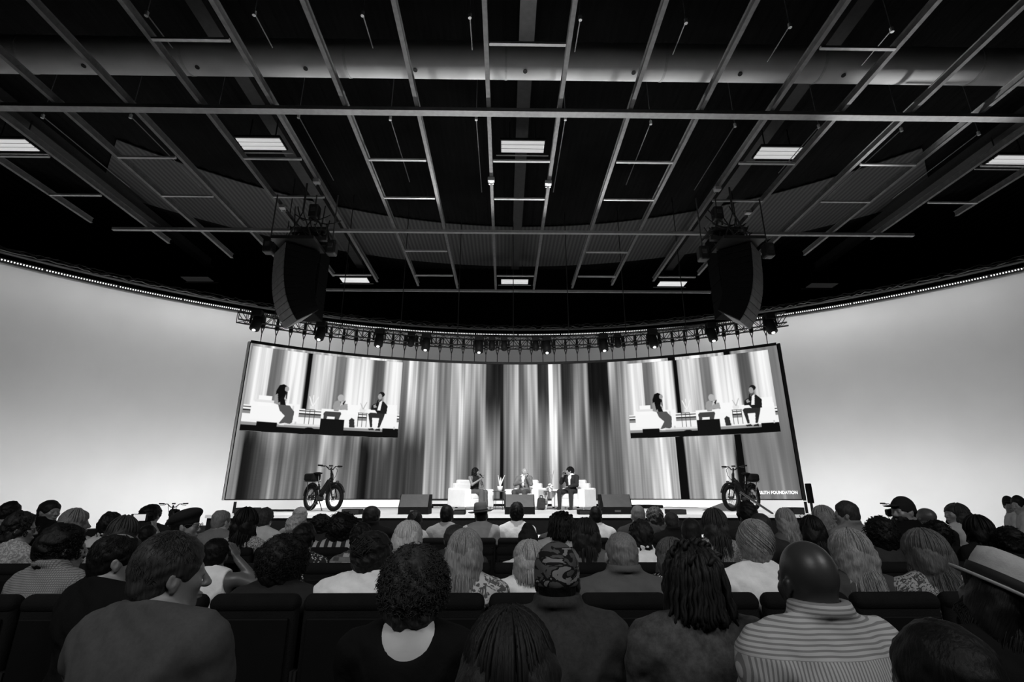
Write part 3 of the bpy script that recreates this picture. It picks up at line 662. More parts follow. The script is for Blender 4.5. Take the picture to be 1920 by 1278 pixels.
tag(MB().tube([(p.x - .45 + i * .1, 13.6 + .06 * math.sin(i * 2), STAGE + .03) for i in range(10)], .03, 6).build('cable_bundle', BLACKM), 'black cable bundle lying on the stage left of the left bicycle', 'cable')
# low riser with black edges behind the armchairs
a = at(803, 940, 17.6); b2 = at(1182, 940, 17.6)
rs = thing('low_riser', 'long low white riser with black edges behind the armchairs', 'riser', ((a.x + b2.x) / 2, 17.8, STAGE)); wR = b2.x - a.x
MB().box((0, 0, .26), (wR, .6, .03)).build('black_top', BLACK, rs); MB().box((0, 0, .19), (wR - .02, .56, .11)).build('white_band', STAGETOP, rs)
MB().box((0, 0, .09), (wR - .02, .56, .08)).build('black_band', BLACKM, rs)
for k in range(9): MB().box((-wR / 2 + .1 + k * (wR - .2) / 8, 0, .025), (.06, .3, .05)).build('foot', BLACKM, rs)
# armchairs
def armchair(pxc, Y, rz, label):
    p = at(pxc, 930, Y); t = thing('armchair', label, 'armchair', (p.x, Y, STAGE), rz)
    # local: sitter faces +Y
    for s in (-1, 1): MB().bevbox((s * .43, .0, .33), (.22, .86, .50), .035, 3).build('arm', WHITE, t)
    MB().bevbox((0, .02, .20), (.66, .82, .22), .03, 3).build('seat_base', WHITE, t)
    MB().bevbox((0, .08, .37), (.64, .70, .16), .05, 3).build('seat_cushion', WHITE, t)
    MB().bevbox((0, -.36, .36), (1.06, .20, .52), .04, 3).bevbox((0, -.36, .66), (.74, .18, .20), .035, 3).bevbox((0, -.36, .78), (.50, .17, .16), .04, 3).build('backrest', WHITE, t)
    for sx in (-1, 1):
        for sy in (-1, 1): MB().tube([(sx * .46, sy * .34, .1), (sx * .47, sy * .36, 0)], [.025, .015], 8).build('leg', CHROME, t)
    return t
CH1 = armchair(883, YC, -2.40, 'white stepped armchair on the left, seating the long-haired woman')
CH2 = armchair(987, YC + .1, PI - .42, 'white stepped armchair in the middle, seating the bald man')
CH3 = armchair(1076, YC, PI - .58, 'white stepped armchair on the right, seating the man in a dark suit')
def table(pxc, Y, label):
    p = at(pxc, 930, Y); t = thing('side_table', label, 'side table', (p.x, Y, STAGE))
    MB().lathe([(.2, .50), (.205, .51), (.2, .525)], 28).build('tabletop', mat('dark_glass_top', .08, .1, .6), t)
    for k in range(4):
        a = k * PI / 2 + .6; MB().tube([(.18 * math.cos(a), .18 * math.sin(a), .5), (.18 * math.cos(a), .18 * math.sin(a), .0)], .008, 6).build('leg', BMETAL, t)
    MB().tube([(.18 * math.cos(i * PI / 12), .18 * math.sin(i * PI / 12), .03) for i in range(24)], .007, 5, closed=True).build('foot_ring', BMETAL, t)
    return p
p = table(936, YC - .2, 'small round dark table between the woman and the bald man')
v = thing('white_vase', 'white cup-shaped vase with tall pale stems on the left table', 'vase', (p.x + .02, YC - .2, STAGE + .525))
MB().lathe([(.05, 0), (.07, .01), (.085, .13), (.08, .14), (.07, .12)], 20).build('pot', WHITE, v, True)
for k, (dx, h) in enumerate(((-.05, .36), (.02, .30), (.12, .36), (.03, .26))): MB().tube([(0, 0, .1), (dx * .5, .01 * k, .1 + h * .5), (dx * 1.2, 0, .1 + h)], [.012, .02, .006], 6).build('stem', mat('pale_stem', .7), v)
p = table(1032, YC - .1, 'small round dark table between the two men')
v = thing('flower_arrangement', 'white flower ball with thin twigs on the right table', 'flowers', (p.x, YC - .1, STAGE + .525))
MB().lathe([(.05, 0), (.06, .05), (.04, .09)], 16).build('pot', WHITE, v)
for k in range(12):
    a = k * 2.4; r_ = .075 * math.sqrt(k / 12); MB().lathe([(.005, -.03), (.035, -.015), (.04, .01), (.02, .03)], 10, (r_ * math.cos(a) * 1.2, r_ * math.sin(a), .14 + .05 * math.cos(k))).build('flower', mat('white_petals', .8), v, True)
for dx, h in ((-.08, .45), (.04, .38), (.12, .5), (.0, .55)): MB().tube([(0, 0, .1), (dx * .6, 0, .1 + h * .6), (dx, 0, .1 + h)], .006, 4).build('twig', mat('grey_twig', .25), v)
p = at(1015, 950, 15.0)
v = thing('backpack', 'small dark backpack standing on the stage beside the middle armchair', 'backpack', (p.x, 15.0, STAGE), .3)
MB().bevbox((0, 0, .17), (.24, .16, .33), .06, 3, Ry(.12)).build('bag_body', mat('dark_bag_cloth', .03), v); MB().bevbox((0, -.1, .13), (.17, .06, .17), .03, 2).build('front_pocket', mat('dark_bag_cloth', .03), v)
MB().tube([(-.04, 0, .32), (-.03, 0, .40), (.03, 0, .40), (.05, 0, .32)], .012, 6).build('carry_loop', BLACK, v)
p = at(1022, 947, 15.2)
v = thing('dried_plant', 'small dried plant sticking up behind the backpack', 'plant', (p.x, 15.3, STAGE))
MB().lathe([(.05, 0), (.07, .12), (.06, .13)], 14).build('pot', WHITE, v); b = MB()
for k in range(9): a = k * .7; b.tube([(0, 0, .1), (.04 * math.cos(a), .04 * math.sin(a), .25), (.09 * math.cos(a), .09 * math.sin(a), .42)], [.006, .01, .003], 4)
b.build('leaves', mat('pale_stem', .7), v)

# ------------------------------------------------------------------ electric bicycles (front wheel towards +X in their own frame)
BIKE = mat('black_bike_paint', .006, .5, .12); TYRE = mat('rubber_tyre', .005, .9, .08)
def bicycle(p, rz, label, steer=0, sc=1):
    t = thing('electric_bicycle', label, 'bicycle', p, rz, None); R_ = .33
    def wheel(x, nm, st=0):
        c = Vector((x, 0, R_ + .005)); Q = Rz(st)
        wmesh = MB().tube([c + Q @ Vector((math.cos(i * PI / 24) * (R_ - .045), 0, math.sin(i * PI / 24) * (R_ - .045))) for i in range(48)], .045, 10, closed=True)
        wo = wmesh.build('tyre', TYRE, t, True)
        MB().tube([c + Q @ Vector((math.cos(i * PI / 24) * (R_ - .1), 0, math.sin(i * PI / 24) * (R_ - .1))) for i in range(48)], .022, 8, closed=True).build('rim', BMETAL, wo, True)
        b = MB()
        for i in range(20):
            a = i * PI / 10; b.tube([c + Q @ Vector((math.cos(a + .3 * (-1) ** i) * .04, .02 * (-1) ** i, math.sin(a + .3 * (-1) ** i) * .04)), c + Q @ Vector((math.cos(a) * (R_ - .1), 0, math.sin(a) * (R_ - .1)))], .003, 3)
        b.build('spokes', BMETAL, wo)
        MB().tube([c + Q @ Vector((0, -.05, 0)), c + Q @ Vector((0, .05, 0))], .07 if nm else .035, 16).build('hub', BMETAL, wo)
        MB().tube([c + Q @ Vector((math.cos(i * PI / 12) * .085, -.055, math.sin(i * PI / 12) * .085)) for i in range(24)], .006, 4, closed=True).build('brake_disc', CHROME, wo)
        b = MB()
        for i in range(13):
            pass
        b.tube([c + Q @ Vector((math.cos(a) * (R_ + .03), 0, math.sin(a) * (R_ + .03))) for a in [math.radians(d) for d in range(20 if not nm else 40, 175, 12)]], .03, 6).build('mudguard', BIKE, t, True)
    wheel(-.56, 1); wheel(.56, 0, steer)
    MB().tube([(-.12, 0, .36), (.34, 0, .80)], .055, 10).tube([(-.12, 0, .36), (-.24, 0, .68)], .022, 8).tube([(.34, 0, .80), (.31, 0, .95)], .03, 10).tube([(-.17, 0, .50), (.20, 0, .64)], .02, 8).tube([(-.12, .04, .33), (-.56, .06, .335)], .016, 6).tube([(-.12, -.04, .33), (-.56, -.06, .335)], .016, 6).tube([(-.22, .03, .62), (-.56, .06, .34)], .012, 6).tube([(-.22, -.03, .62), (-.56, -.06, .34)], .012, 6).build('frame', BIKE, t, True)
    MB().bevbox((.09, 0, .60), (.46, .09, .12), .03, 2, Ry(-.76)).build('battery', BLACKM, t)
    MB().tube([(.335, 0, .93), (.36, 0, .80), (.38, 0, .70)], .03, 8).tube([(.38, -.065, .70), (.56, -.065, .335)], .018, 6).tube([(.38, .065, .70), (.56, .065, .335)], .018, 6).tube([(.38, -.07, .70), (.38, .07, .70)], .02, 6).build('fork', BIKE, t, True)
    MB().tube([(.31, 0, .94), (.27, 0, 1.06), (.29, 0, 1.08)], .022, 8).tube([(.27, -.06, 1.04), (.24, -.14, 1.12), (.22, -.33, 1.13)], .013, 6).tube([(.27, .06, 1.04), (.24, .14, 1.12), (.22, .33, 1.13)], .013, 6).tube([(.27, -.06, 1.04), (.27, .06, 1.04)], .013, 6).build('handlebar', BIKE, t, True)
    for s in (-1, 1):
        MB().tube([(.225, s * .22, 1.13), (.215, s * .35, 1.132)], .019, 8).build('grip', TYRE, t)
        MB().tube([(.25, s * .17, 1.12), (.29, s * .2, 1.10), (.28, s * .31, 1.09)], .007, 4).build('brake_lever', BMETAL, t)
    MB().bevbox((.25, .0, 1.13), (.07, .09, .04), .01).build('display', BLACK, t)
    MB().tube([(.28, -.12, 1.1), (.45, -.1, 1.04), (.50, -.05, .88), (.42, 0, .76)], .007, 4).tube([(.28, .1, 1.1), (.42, .1, 1.02), (.46, .05, .9), (.40, 0, .74)], .006, 4).build('brake_cable', BLACK, t)
    MB().tube([(-.24, 0, .66), (-.31, 0, .93)], .016, 8).build('seat_post', BMETAL, t)
    MB().lathe([(.03, -.03), (.11, -.01), (.12, .02), (.05, .035)], 16, (-.34, 0, .95), 1.35, .8).build('saddle', BLACKM, t, True)
    MB().tube([(-.30, .08, .74), (-.86, .08, .75)], .01, 5).tube([(-.30, -.08, .74), (-.86, -.08, .75)], .01, 5).tube([(-.86, -.08, .75), (-.86, .08, .75)], .01, 5).tube([(-.7, .08, .75), (-.56, .08, .36)], .009, 5).tube([(-.7, -.08, .75), (-.56, -.08, .36)], .009, 5).build('rack', BMETAL, t)
    MB().bevbox((-.60, 0, .86), (.46, .26, .20), .05, 2).build('rear_bag', BLACKM, t)
    MB().bevbox((.63, 0, .72), (.06, .07, .07), .02).tube([(.45, 0, .7), (.63, 0, .70)], .01, 4).build('headlamp', BMETAL, t)
    MB().tube([(-.12, -.07, .32), (-.12, .07, .32)], .075, 16).build('motor', BLACK, t)
    MB().tube([(-.12, -.09, .32), (-.03, -.1, .18)], .012, 6).bevbox((-.03, -.14, .18), (.09, .08, .025), .006).build('crank', BMETAL, t); MB().tube([(-.12, .09, .32), (-.21, .1, .46)], .012, 6).bevbox((-.21, .14, .46), (.09, .08, .025), .006).build('crank', BMETAL, t)
    MB().tube([(-.20, -.02, .30), (-.24, -.17, .012)], .012, 6).tube([(-.20, .02, .30), (-.24, .17, .012)], .012, 6).build('kickstand', BMETAL, t)
    t.scale = (sc,) * 3; return t
YBK = 13.9
p = at(602, 955, YBK); bicycle((p.x, YBK, STAGE), -math.radians(40), 'black electric bicycle on the left of the stage, front wheel to the right', .1, 1.02)
p = at(1395, 955, YBK); bicycle((p.x, YBK, STAGE), PI + math.radians(37), 'black electric bicycle on the right of the stage, front wheel to the left', -.15, 1.02)
p = at(326, 950, 15.6); bicycle((p.x, 15.6, 0), -math.radians(62), 'dark bicycle on the floor by the left part of the white wall', .35, 1.03)
p = at(1676, 950, 15.6); bicycle((p.x, 15.6, 0), PI + math.radians(62), 'dark bicycle on the floor behind the bearded man with a cap', -.2, 1.03)
# leaning pole by the right bicycle
a = at(1388, 922, 12.6); b2 = at(1448, 962, 11.6)
tag(MB().tube([a, a.lerp(b2, .9), b2, (b2.x + .02, b2.y - .1, b2.z - .25)], .025, 6).build('ramp_rail', BMETAL), 'thin black rail slanting down past the right bicycle to the stage edge', 'rail')
# ------------------------------------------------------------------ smooth bodies: distance fields turned into one continuous surface
f32 = np.float32
class Field:
    def __init__(s, xs, ys, zs):
        s.x, s.y, s.z = [np.asarray(q, f32) for q in (xs, ys, zs)]; s.v = np.full((len(xs), len(ys), len(zs)), .3, f32); s.T = None
    def _sub(s, lo, hi):
        i0, i1 = np.searchsorted(s.x, [lo[0], hi[0]]); j0, j1 = np.searchsorted(s.y, [lo[1], hi[1]]); k0, k1 = np.searchsorted(s.z, [lo[2], hi[2]])
        return (slice(i0, i1), slice(j0, j1), slice(k0, k1)), s.x[i0:i1, None, None], s.y[None, j0:j1, None], s.z[None, None, k0:k1]
    def _blend(s, sl, d, k, op):
        a = s.v[sl]
        if op == 'add':
            if k > 0: h = np.clip(.5 + .5 * (a - d) / k, 0, 1); s.v[sl] = a * (1 - h) + d * h - k * h * (1 - h)
            else: s.v[sl] = np.minimum(a, d)
        else:
            if k > 0: h = np.clip(.5 - .5 * (a + d) / k, 0, 1); s.v[sl] = a * (1 - h) - d * h + k * h * (1 - h)
            else: s.v[sl] = np.maximum(a, -d)
    def ell(s, c, r, k=.02, R=None, op='add'):
        c = Vector(c); M = R
        if s.T is not None: c = s.T[0] @ c + s.T[1]; M = s.T[0] @ (R or Matrix.Identity(3))
        m = max(r) + k + .03; sl, X, Y, Z = s._sub((c.x - m, c.y - m, c.z - m), (c.x + m, c.y + m, c.z + m))
        X = X - c.x; Y = Y - c.y; Z = Z - c.z
        if M is not None:
            A = [[float(M[j][i]) for j in range(3)] for i in range(3)]
            X, Y, Z = [A[i][0] * X + A[i][1] * Y + A[i][2] * Z for i in range(3)]
        k0 = np.sqrt((X / r[0]) ** 2 + (Y / r[1]) ** 2 + (Z / r[2]) ** 2) + 1e-6
        k1 = np.sqrt((X / r[0] ** 2) ** 2 + (Y / r[1] ** 2) ** 2 + (Z / r[2] ** 2) ** 2) + 1e-6
        s._blend(sl, k0 * (k0 - 1) / k1, k, op); return s
    def cone(s, a, b, ra, rb=None, k=.02, op='add', flat=None):
        rb = ra if rb is None else rb; a = Vector(a); b = Vector(b)
        if s.T is not None: a = s.T[0] @ a + s.T[1]; b = s.T[0] @ b + s.T[1]
        m = max(ra, rb) + k + .03; lo = [min(a[i], b[i]) - m for i in range(3)]; hi = [max(a[i], b[i]) + m for i in range(3)]
        sl, X, Y, Z = s._sub(lo, hi); d = b - a; L = d.dot(d) + 1e-9
        t = np.clip(((X - a.x) * d.x + (Y - a.y) * d.y + (Z - a.z) * d.z) / L, 0, 1)
        q = np.sqrt((X - a.x - t * d.x) ** 2 + (Y - a.y - t * d.y) ** 2 + (Z - a.z - t * d.z) ** 2) - (ra + (rb - ra) * t)
        s._blend(sl, q, k, op); return s
    def cut(s, c, n, k=.0):      # remove everything on the side n points to, seen from c
        if s.T is not None: c = s.T[0] @ Vector(c) + s.T[1]; n = s.T[0] @ Vector(n)
        c = Vector(c); n = Vector(n).normalized()
        d = (s.x[:, None, None] - c.x) * n.x + (s.y[None, :, None] - c.y) * n.y + (s.z[None, None, :] - c.z) * n.z
        s.v = np.maximum(s.v, d); return s
    def wave(s, amp, f, seed=0, box=None):
        q = np.random.RandomState(seed); X, Y, Z = s.x[:, None, None], s.y[None, :, None], s.z[None, None, :]
        o = 0
        for k in range(4):
            w_ = q.uniform(-1, 1, 3); w_ = w_ / np.linalg.norm(w_) * f * (1 + .7 * k); ph = q.uniform(0, 6)
            o = o + np.sin(w_[0] * X + w_[1] * Y + w_[2] * Z + ph + 1.5 * np.sin(w_[1] * X * .6 - w_[0] * Z * .5)) / (1 + .5 * k)
        s.v = (s.v + amp * o).astype(f32); return s
    def mesh(s, name, smooth=2):
        v = s.v; v[0], v[-1], v[:, 0], v[:, -1], v[:, :, 0], v[:, :, -1] = .3, .3, .3, .3, .3, .3
        ins = v < 0; nx, ny, nz = v.shape; cx, cy, cz = nx - 1, ny - 1, nz - 1
        cnt = np.zeros((cx, cy, cz), f32); P = np.zeros((cx, cy, cz, 3), f32); gx = [s.x, s.y, s.z]; quads = []
        E = []
        for ax in range(3):
            a = [slice(None)] * 3; b = [slice(None)] * 3; a[ax] = slice(0, -1); b[ax] = slice(1, None)
            va, vb = v[tuple(a)], v[tuple(b)]; ch = ins[tuple(a)] != ins[tuple(b)]; ii = np.argwhere(ch)
            if len(ii) == 0: E.append((ii, None)); continue
            A = va[ch]; B = vb[ch]; t = A / (A - B)
            pos = np.stack([gx[q][ii[:, q]] for q in range(3)], 1); g1 = gx[ax]; pos[:, ax] = g1[ii[:, ax]] * (1 - t) + g1[ii[:, ax] + 1] * t
            E.append((ii, ins[tuple(a)][ch])); oth = [q for q in range(3) if q != ax]
            for d0 in (0, -1):
                for d1 in (0, -1):
                    jj = ii.copy(); jj[:, oth[0]] += d0; jj[:, oth[1]] += d1
                    ok = np.all((jj >= 0) & (jj < [cx, cy, cz]), 1); j = jj[ok]
                    np.add.at(cnt, (j[:, 0], j[:, 1], j[:, 2]), 1); np.add.at(P, (j[:, 0], j[:, 1], j[:, 2]), pos[ok])
        act = cnt > 0; idx = -np.ones((cx, cy, cz), np.int64); idx[act] = np.arange(act.sum()); VV = P[act] / cnt[act][:, None]
        for ax in range(3):
            ii, sgn = E[ax]
            if sgn is None: continue
            o1, o2 = (ax + 1) % 3, (ax + 2) % 3
            def cell(d1, d2): jj = ii.copy(); jj[:, o1] += d1; jj[:, o2] += d2; return idx[jj[:, 0], jj[:, 1], jj[:, 2]]
            ok = (ii[:, o1] > 0) & (ii[:, o2] > 0) & (ii[:, o1] < v.shape[o1] - 1) & (ii[:, o2] < v.shape[o2] - 1)
            ii = ii[ok]; sg = sgn[ok]; q = np.stack([cell(-1, -1), cell(0, -1), cell(0, 0), cell(-1, 0)], 1)
            q[~sg] = q[~sg][:, ::-1]; quads.append(q)
        Q = np.concatenate(quads)
        # relax
        for _ in range(smooth):
            S = np.zeros_like(VV); n_ = np.zeros(len(VV), f32)
            for i in range(4):
                a, b = Q[:, i], Q[:, (i + 1) % 4]; np.add.at(S, a, VV[b]); np.add.at(n_, a, 1)
            VV = .5 * VV + .5 * S / np.maximum(n_, 1)[:, None]
        me = bpy.data.meshes.new(name); me.vertices.add(len(VV)); me.vertices.foreach_set('co', VV.reshape(-1).astype(f32))
        me.loops.add(Q.size); me.loops.foreach_set('vertex_index', Q.reshape(-1).astype(np.int32)); me.polygons.add(len(Q)); me.polygons.foreach_set('loop_start', np.arange(0, Q.size, 4, dtype=np.int32))
        me.update(); me.validate(); me.polygons.foreach_set('use_smooth', [True] * len(me.polygons)); return me
def axis(*seg):                  # (start, end, step), ... -> one rising list of coordinates
    o = []
    for a, b, st in seg: n = max(2, int(round((b - a) / st)) + 1); o += list(np.linspace(a, b, n))[(1 if o else 0):]
    return o
# ---- the seated pose; local frame: faces +Y, floor at 0, head top at about 1.26
def pose(**kw):
    p = dict(yaw=0, pitch=0, tilt=0, lean=0, w=1.0, girth=1.0, la=[(-.198, .0, .935), (-.228, .06, .70), (-.14, .30, .66), (-.09, .37, .645)], ra=None, knees=.11, shin=.0, sh=.168)
    p.update(kw)
    if p['ra'] is None: p['ra'] = [(-q[0], q[1], q[2]) for q in p['la']]
    return p
NECK = Vector((0, .0, 1.04)); HC = Vector((0, .022, 1.135))
def head_T(p, hc=HC):
    R = Rz(p['yaw']) @ Rx(p['pitch']) @ Ry(p['tilt']); return R, NECK + R @ (hc - NECK)
def f_torso(F, p, e=0.0, sq=0):
    g_ = p['girth']; w_ = p['w']
    F.ell((0, -.01, .54), (.175 * g_ + e, .135 * g_ + e, .13), .05).ell((0, .0, .70), (.145 * g_ + e, .105 * g_ + e, .17), .06).ell((0, -.005, .86), (.168 * w_ + e, .112 * g_ + e, .155), .05)
    F.ell((0, -.035, .90), (.15 * w_ + e, .085 + e, .13), .04)
    for s_ in (-1, 1):
        F.cone((p['sh'] * w_ * s_, -.008, .942), (0, -.015, .965), .048 + e + sq * .7, .06 + e, .045)
        F.cone((.135 * w_ * s_, -.014, .962), (.0, -.018, 1.045), .036 + e + sq * .4, .050 + e * .6, .05)
def f_arm(F, a, e=0.0, upto=9, k=.03):
    F.cone(a[0], a[1], .052 + e, .042 + e, k)
    if upto > 1: F.cone(a[1], a[2], .041 + e, .027 + e, .02)
def f_hand(F, a, up=(0, 0, 1)):
    w0 = Vector(a[2]); d = (Vector(a[3]) - w0).normalized(); n = Vector(up); s_ = d.cross(n).normalized(); n = s_.cross(d)
    pc = w0 + d * .05; R = Matrix((s_, d, n)).transposed(); F.ell(pc, (.040, .050, .016), .012, R)
    side = 1 if a[0][0] < 0 else -1
    for i, L in enumerate((.075, .085, .08, .062)):
        b0 = pc + d * .038 + s_ * ((i - 1.5) * .020 * side); m_ = b0 + d * L * .5 - n * .006; e_ = m_ + d * L * .35 - n * .022
        F.cone(b0, m_, .0098, .009, .006).cone(m_, e_, .009, .0078, .003)
    t0 = pc - d * .02 - s_ * .03 * side * 1; t0 = pc - d * .01 + s_ * (-.034 * side); t1 = t0 + d * .035 - s_ * .022 * side - n * .008; F.cone(t0, t1, .012, .0105, .008).cone(t1, t1 + d * .028 - n * .008, .0105, .0088, .003)
def f_legs(F, p, e=0.0, shoe=False):
    for s_ in (-1, 1):
        kx = p['knees'] * s_; F.cone((.09 * s_, .0, .52), (kx, .43, .52), .082 + e, .058 + e, .04).cone((kx, .43, .52), (kx * 1.0, .41 + p['shin'], .10), .056 + e, .038 + e, .03)
def f_shoes(F, p):
    for s_ in (-1, 1):
        kx = p['knees'] * s_; y = .41 + p['shin']; F.ell((kx, y + .07, .045), (.045, .14, .045), .02).ell((kx, y - .01, .06), (.04, .05, .06), .02)
    F.cut((0, 0, .004), (0, 0, -1))
def f_head(F, p, ears=True):
    F.T = head_T(p)
    F.ell((0, -.014, .024), (.076, .097, .094), .02).ell((0, .028, -.045), (.060, .064, .076), .03).ell((0, .066, -.098), (.024, .022, .02), .02)
    F.ell((0, .080, .014), (.046, .014, .012), .015).cone((0, .094, .0), (0, .115, -.036), .0075, .0125, .008).ell((0, .104, -.040), (.018, .012, .009), .006)
    for s_ in (-1, 1):
        F.ell((.036 * s_, .066, -.03), (.022, .02, .02), .02)
        F.ell((.031 * s_, .102, -.004), (.016, .012, .010), .008, None, 'sub'); F.ell((.031 * s_, .084, -.004), (.0125, .0125, .0115), .002)
        if ears: F.ell((.080 * s_, -.008, -.014), (.0105, .018, .026), .004, Rz(-.35 * s_) @ Rx(.15)).ell((.078 * s_, .0, -.040), (.008, .010, .012), .005).ell((.093 * s_, -.003, -.014), (.0095, .010, .017), .002, Rz(-.35 * s_) @ Rx(.15), 'sub').ell((.073 * s_, .006, -.022), (.012, .012, .02), .008)
    F.ell((0, .094, -.066), (.025, .011, .006), .005).ell((0, .092, -.076), (.021, .011, .007), .003)
    F.T = None
    R, T = head_T(p); b_ = R @ Vector((0, -.028, -.055)) + T
    F.cone((0, -.022, .985), b_, .060, .054, .03).cone((0, -.002, .99), R @ Vector((0, .0, -.06)) + T, .05, .05, .03)
def body_mesh(p, hi=True, hands=True):
    f = .0058 if hi else .0085; c = .013 if hi else .018
    xs = axis((-.52, -.12, c), (-.12, .12, f), (.12, .52, c)); ys = axis((-.24, -.13, c), (-.13, .17, f), (.17, .66, c)); zs = axis((0, .96, c), (.96, 1.30, f))
    F = Field(xs, ys, zs); f_torso(F, p); f_head(F, p)
    for a in (p['la'], p['ra']):
        f_arm(F, a)
        if hands: f_hand(F, a)
    f_legs(F, p); F.v = F.v  # legs end in feet inside the shoes
    for s_ in (-1, 1): F.ell((p['knees'] * s_, .47 + p['shin'], .05), (.034, .11, .032), .02)
    return F.mesh('body', 1)
def top_mesh(p, e=.012, sleeves=2, sq=0, fold=.0025, collar=0, seed=1, hi=True, low=.50, neck=1.05, scoop=0):
    c = .0105 if hi else .016
    F = Field(axis((-.54, .54, c)), axis((-.26, .50, c)), axis((.44, 1.10, c)))
    f_torso(F, p, e, sq); F.cut((0, 0, low), (0, 0, -1))
    for a in (p['la'], p['ra']):
        if sleeves: 
            if sleeves == 1:
                m_ = Vector(a[0]).lerp(Vector(a[1]), .72); F.cone(a[0], m_, .052 + e + .004, .048 + e + .008, .03)
            else: f_arm(F, [a[0], a[1], Vector(a[1]).lerp(Vector(a[2]), .93)], e + .003)
    F.wave(fold, 34, seed)
    if sleeves == 0:      # tank top: straps only
        for s_ in (-1, 1): F.ell((.20 * s_, 0, .95), (.075, .14, .12), .01, None, 'sub')
    F.cut((0, .0, neck), (0, .35, 1))
    if scoop: F.ell((0, -.10, 1.05), (.10, .10, .10 * scoop), .01, None, 'sub')
    if collar:
        n = 26
        for i in range(n):
            an = 2 * PI * i / n; an2 = 2 * PI * (i + 1) / n; r_ = .070 + e * .45
            z = lambda t: 1.062 + .018 * -math.sin(t)
            q0 = (r_ * math.cos(an), -.012 + r_ * math.sin(an), z(an)); q1 = (r_ * math.cos(an2), -.012 + r_ * math.sin(an2), z(an2))
            if math.sin((an + an2) / 2) > .93: continue
            F.cone(q0, q1, .0125, None, .004); F.cone((q0[0] * .93, q0[1] * .93, q0[2] + .022 * collar), (q1[0] * .93, q1[1] * .93, q1[2] + .022 * collar), .0115, None, .004)
            F.cone((q0[0] * .97, q0[1] * .97, q0[2] + .011 * collar), (q1[0] * .97, q1[1] * .97, q1[2] + .011 * collar), .013, None, .006); F.cone((q0[0] * 1.05, q0[1] * 1.05, q0[2] - .014), (q1[0] * 1.05, q1[1] * 1.05, q1[2] - .014), .014, None, .006)
            F.cone((q0[0] * 1.1, q0[1] * 1.1, q0[2] - .008), (q1[0] * 1.1, q1[1] * 1.1, q1[2] - .008), .0115, None, .004)
    return F.mesh('shirt', 1)
def bottom_mesh(p, e=.012, wide=0):
    F = Field(axis((-.36, .36, .016)), axis((-.24, .62, .016)), axis((.06, .70, .016)))
    F.ell((0, -.01, .54), (.175 * p['girth'] + e, .135 * p['girth'] + e, .12), .05); f_legs(F, p, e)
    if wide:
        for s_ in (-1, 1): F.cone((p['knees'] * s_, .43, .50), (p['knees'] * s_, .42 + p['shin'], .12), .075, .10, .03)
    F.cut((0, 0, .64), (0, 0, 1)); return F.mesh('trousers', 1)
def shoe_mesh(p):
    F = Field(axis((-.30, .30, .011)), axis((.26, .78, .011)), axis((-.02, .16, .009))); f_shoes(F, p); return F.mesh('shoes', 1)
# ---- hair, all in the head's own frame (centre of head at 0, face +Y, skull radii .076 .097 .094)
def hair_field(res=.007, lo=-.40, wx=.20): return Field(axis((-wx, wx, res)), axis((-.24, .16, res)), axis((lo, .20, res)))
def cap_shell(F, e, hairline=.052, ear=-.02, nape=-.075, k=.01):
    F.ell((0, -.016, .026), (.078 + e, .100 + e, .094 + e), .01).ell((0, -.048, -.03), (.064 + e * .8, .062 + e, .070), .02)
    # clear the face and the ears' surroundings
    F.ell((0, .135, -.055), (.11, .085, .115), .008, None, 'sub')
    for s_ in (-1, 1): F.ell((.10 * s_, .018, -.062), (.045, .055, .062), .008, None, 'sub')
    F.cut((0, -.05, nape), (0, .35, -1))
def strands(n, fn, r=.003, seed=1, sides=4, name='strands', mb=None):
    q = random.Random(seed); b = mb or MB()
    for i in range(n):
        pts = fn(q, i)
        if pts is None: continue
        k = len(pts); rr_ = r * q.uniform(.7, 1.3)
        b.tube(pts, [rr_ * (1 - .65 * (j / (k - 1)) ** 2) for j in range(k)], sides, cap=False)
    return b
def on_skull(phi, th, e=0):       # phi: 0 = back, +-pi = front; th: angle from the crown
    return Vector(((.076 + e) * math.sin(th) * math.sin(phi), -.014 - (.097 + e) * math.sin(th) * math.cos(phi), .024 + (.094 + e) * math.cos(th)))
def h_short(e=.010, hi=True, seed=1, bald=0, mess=.002, spikes=1500):
    F = hair_field(.0062 if hi else .009, -.15, .14); cap_shell(F, e)
    if bald: F.ell((0, .0, .125), (.05 * bald, .075 * bald, .05), .01, None, 'sub')
    F.wave(mess, 95, seed); me = F.mesh('hair', 1)
    if not hi or spikes == 0: return me
    b = MB()
    def fn(q, i):
        phi = q.uniform(-2.2, 2.2); th = q.uniform(0, 1.75 if abs(phi) < 1.1 else 1.1)
        if bald and th < .55 * bald: return None
        p0 = on_skull(phi, th, e * .8); p1 = on_skull(phi + q.uniform(-.12, .12), th + .22, e + .004); p2 = on_skull(phi + q.uniform(-.2, .2), th + .42, e + q.uniform(.001, .008)); return [p0, p1, p2]
    strands(spikes, fn, .0016, seed, 3, mb=b)
    return join(me, b)
def join(me, b):
    vs_ = [tuple(v.co) for v in me.vertices]; n = len(vs_); fs = [tuple(p.vertices) for p in me.polygons]
    m2 = bpy.data.meshes.new('hair'); m2.from_pydata(vs_ + b.v, [], fs + [tuple(i + n for i in f) for f in b.f]); m2.update(); m2.polygons.foreach_set('use_smooth', [True] * len(m2.polygons)); return m2
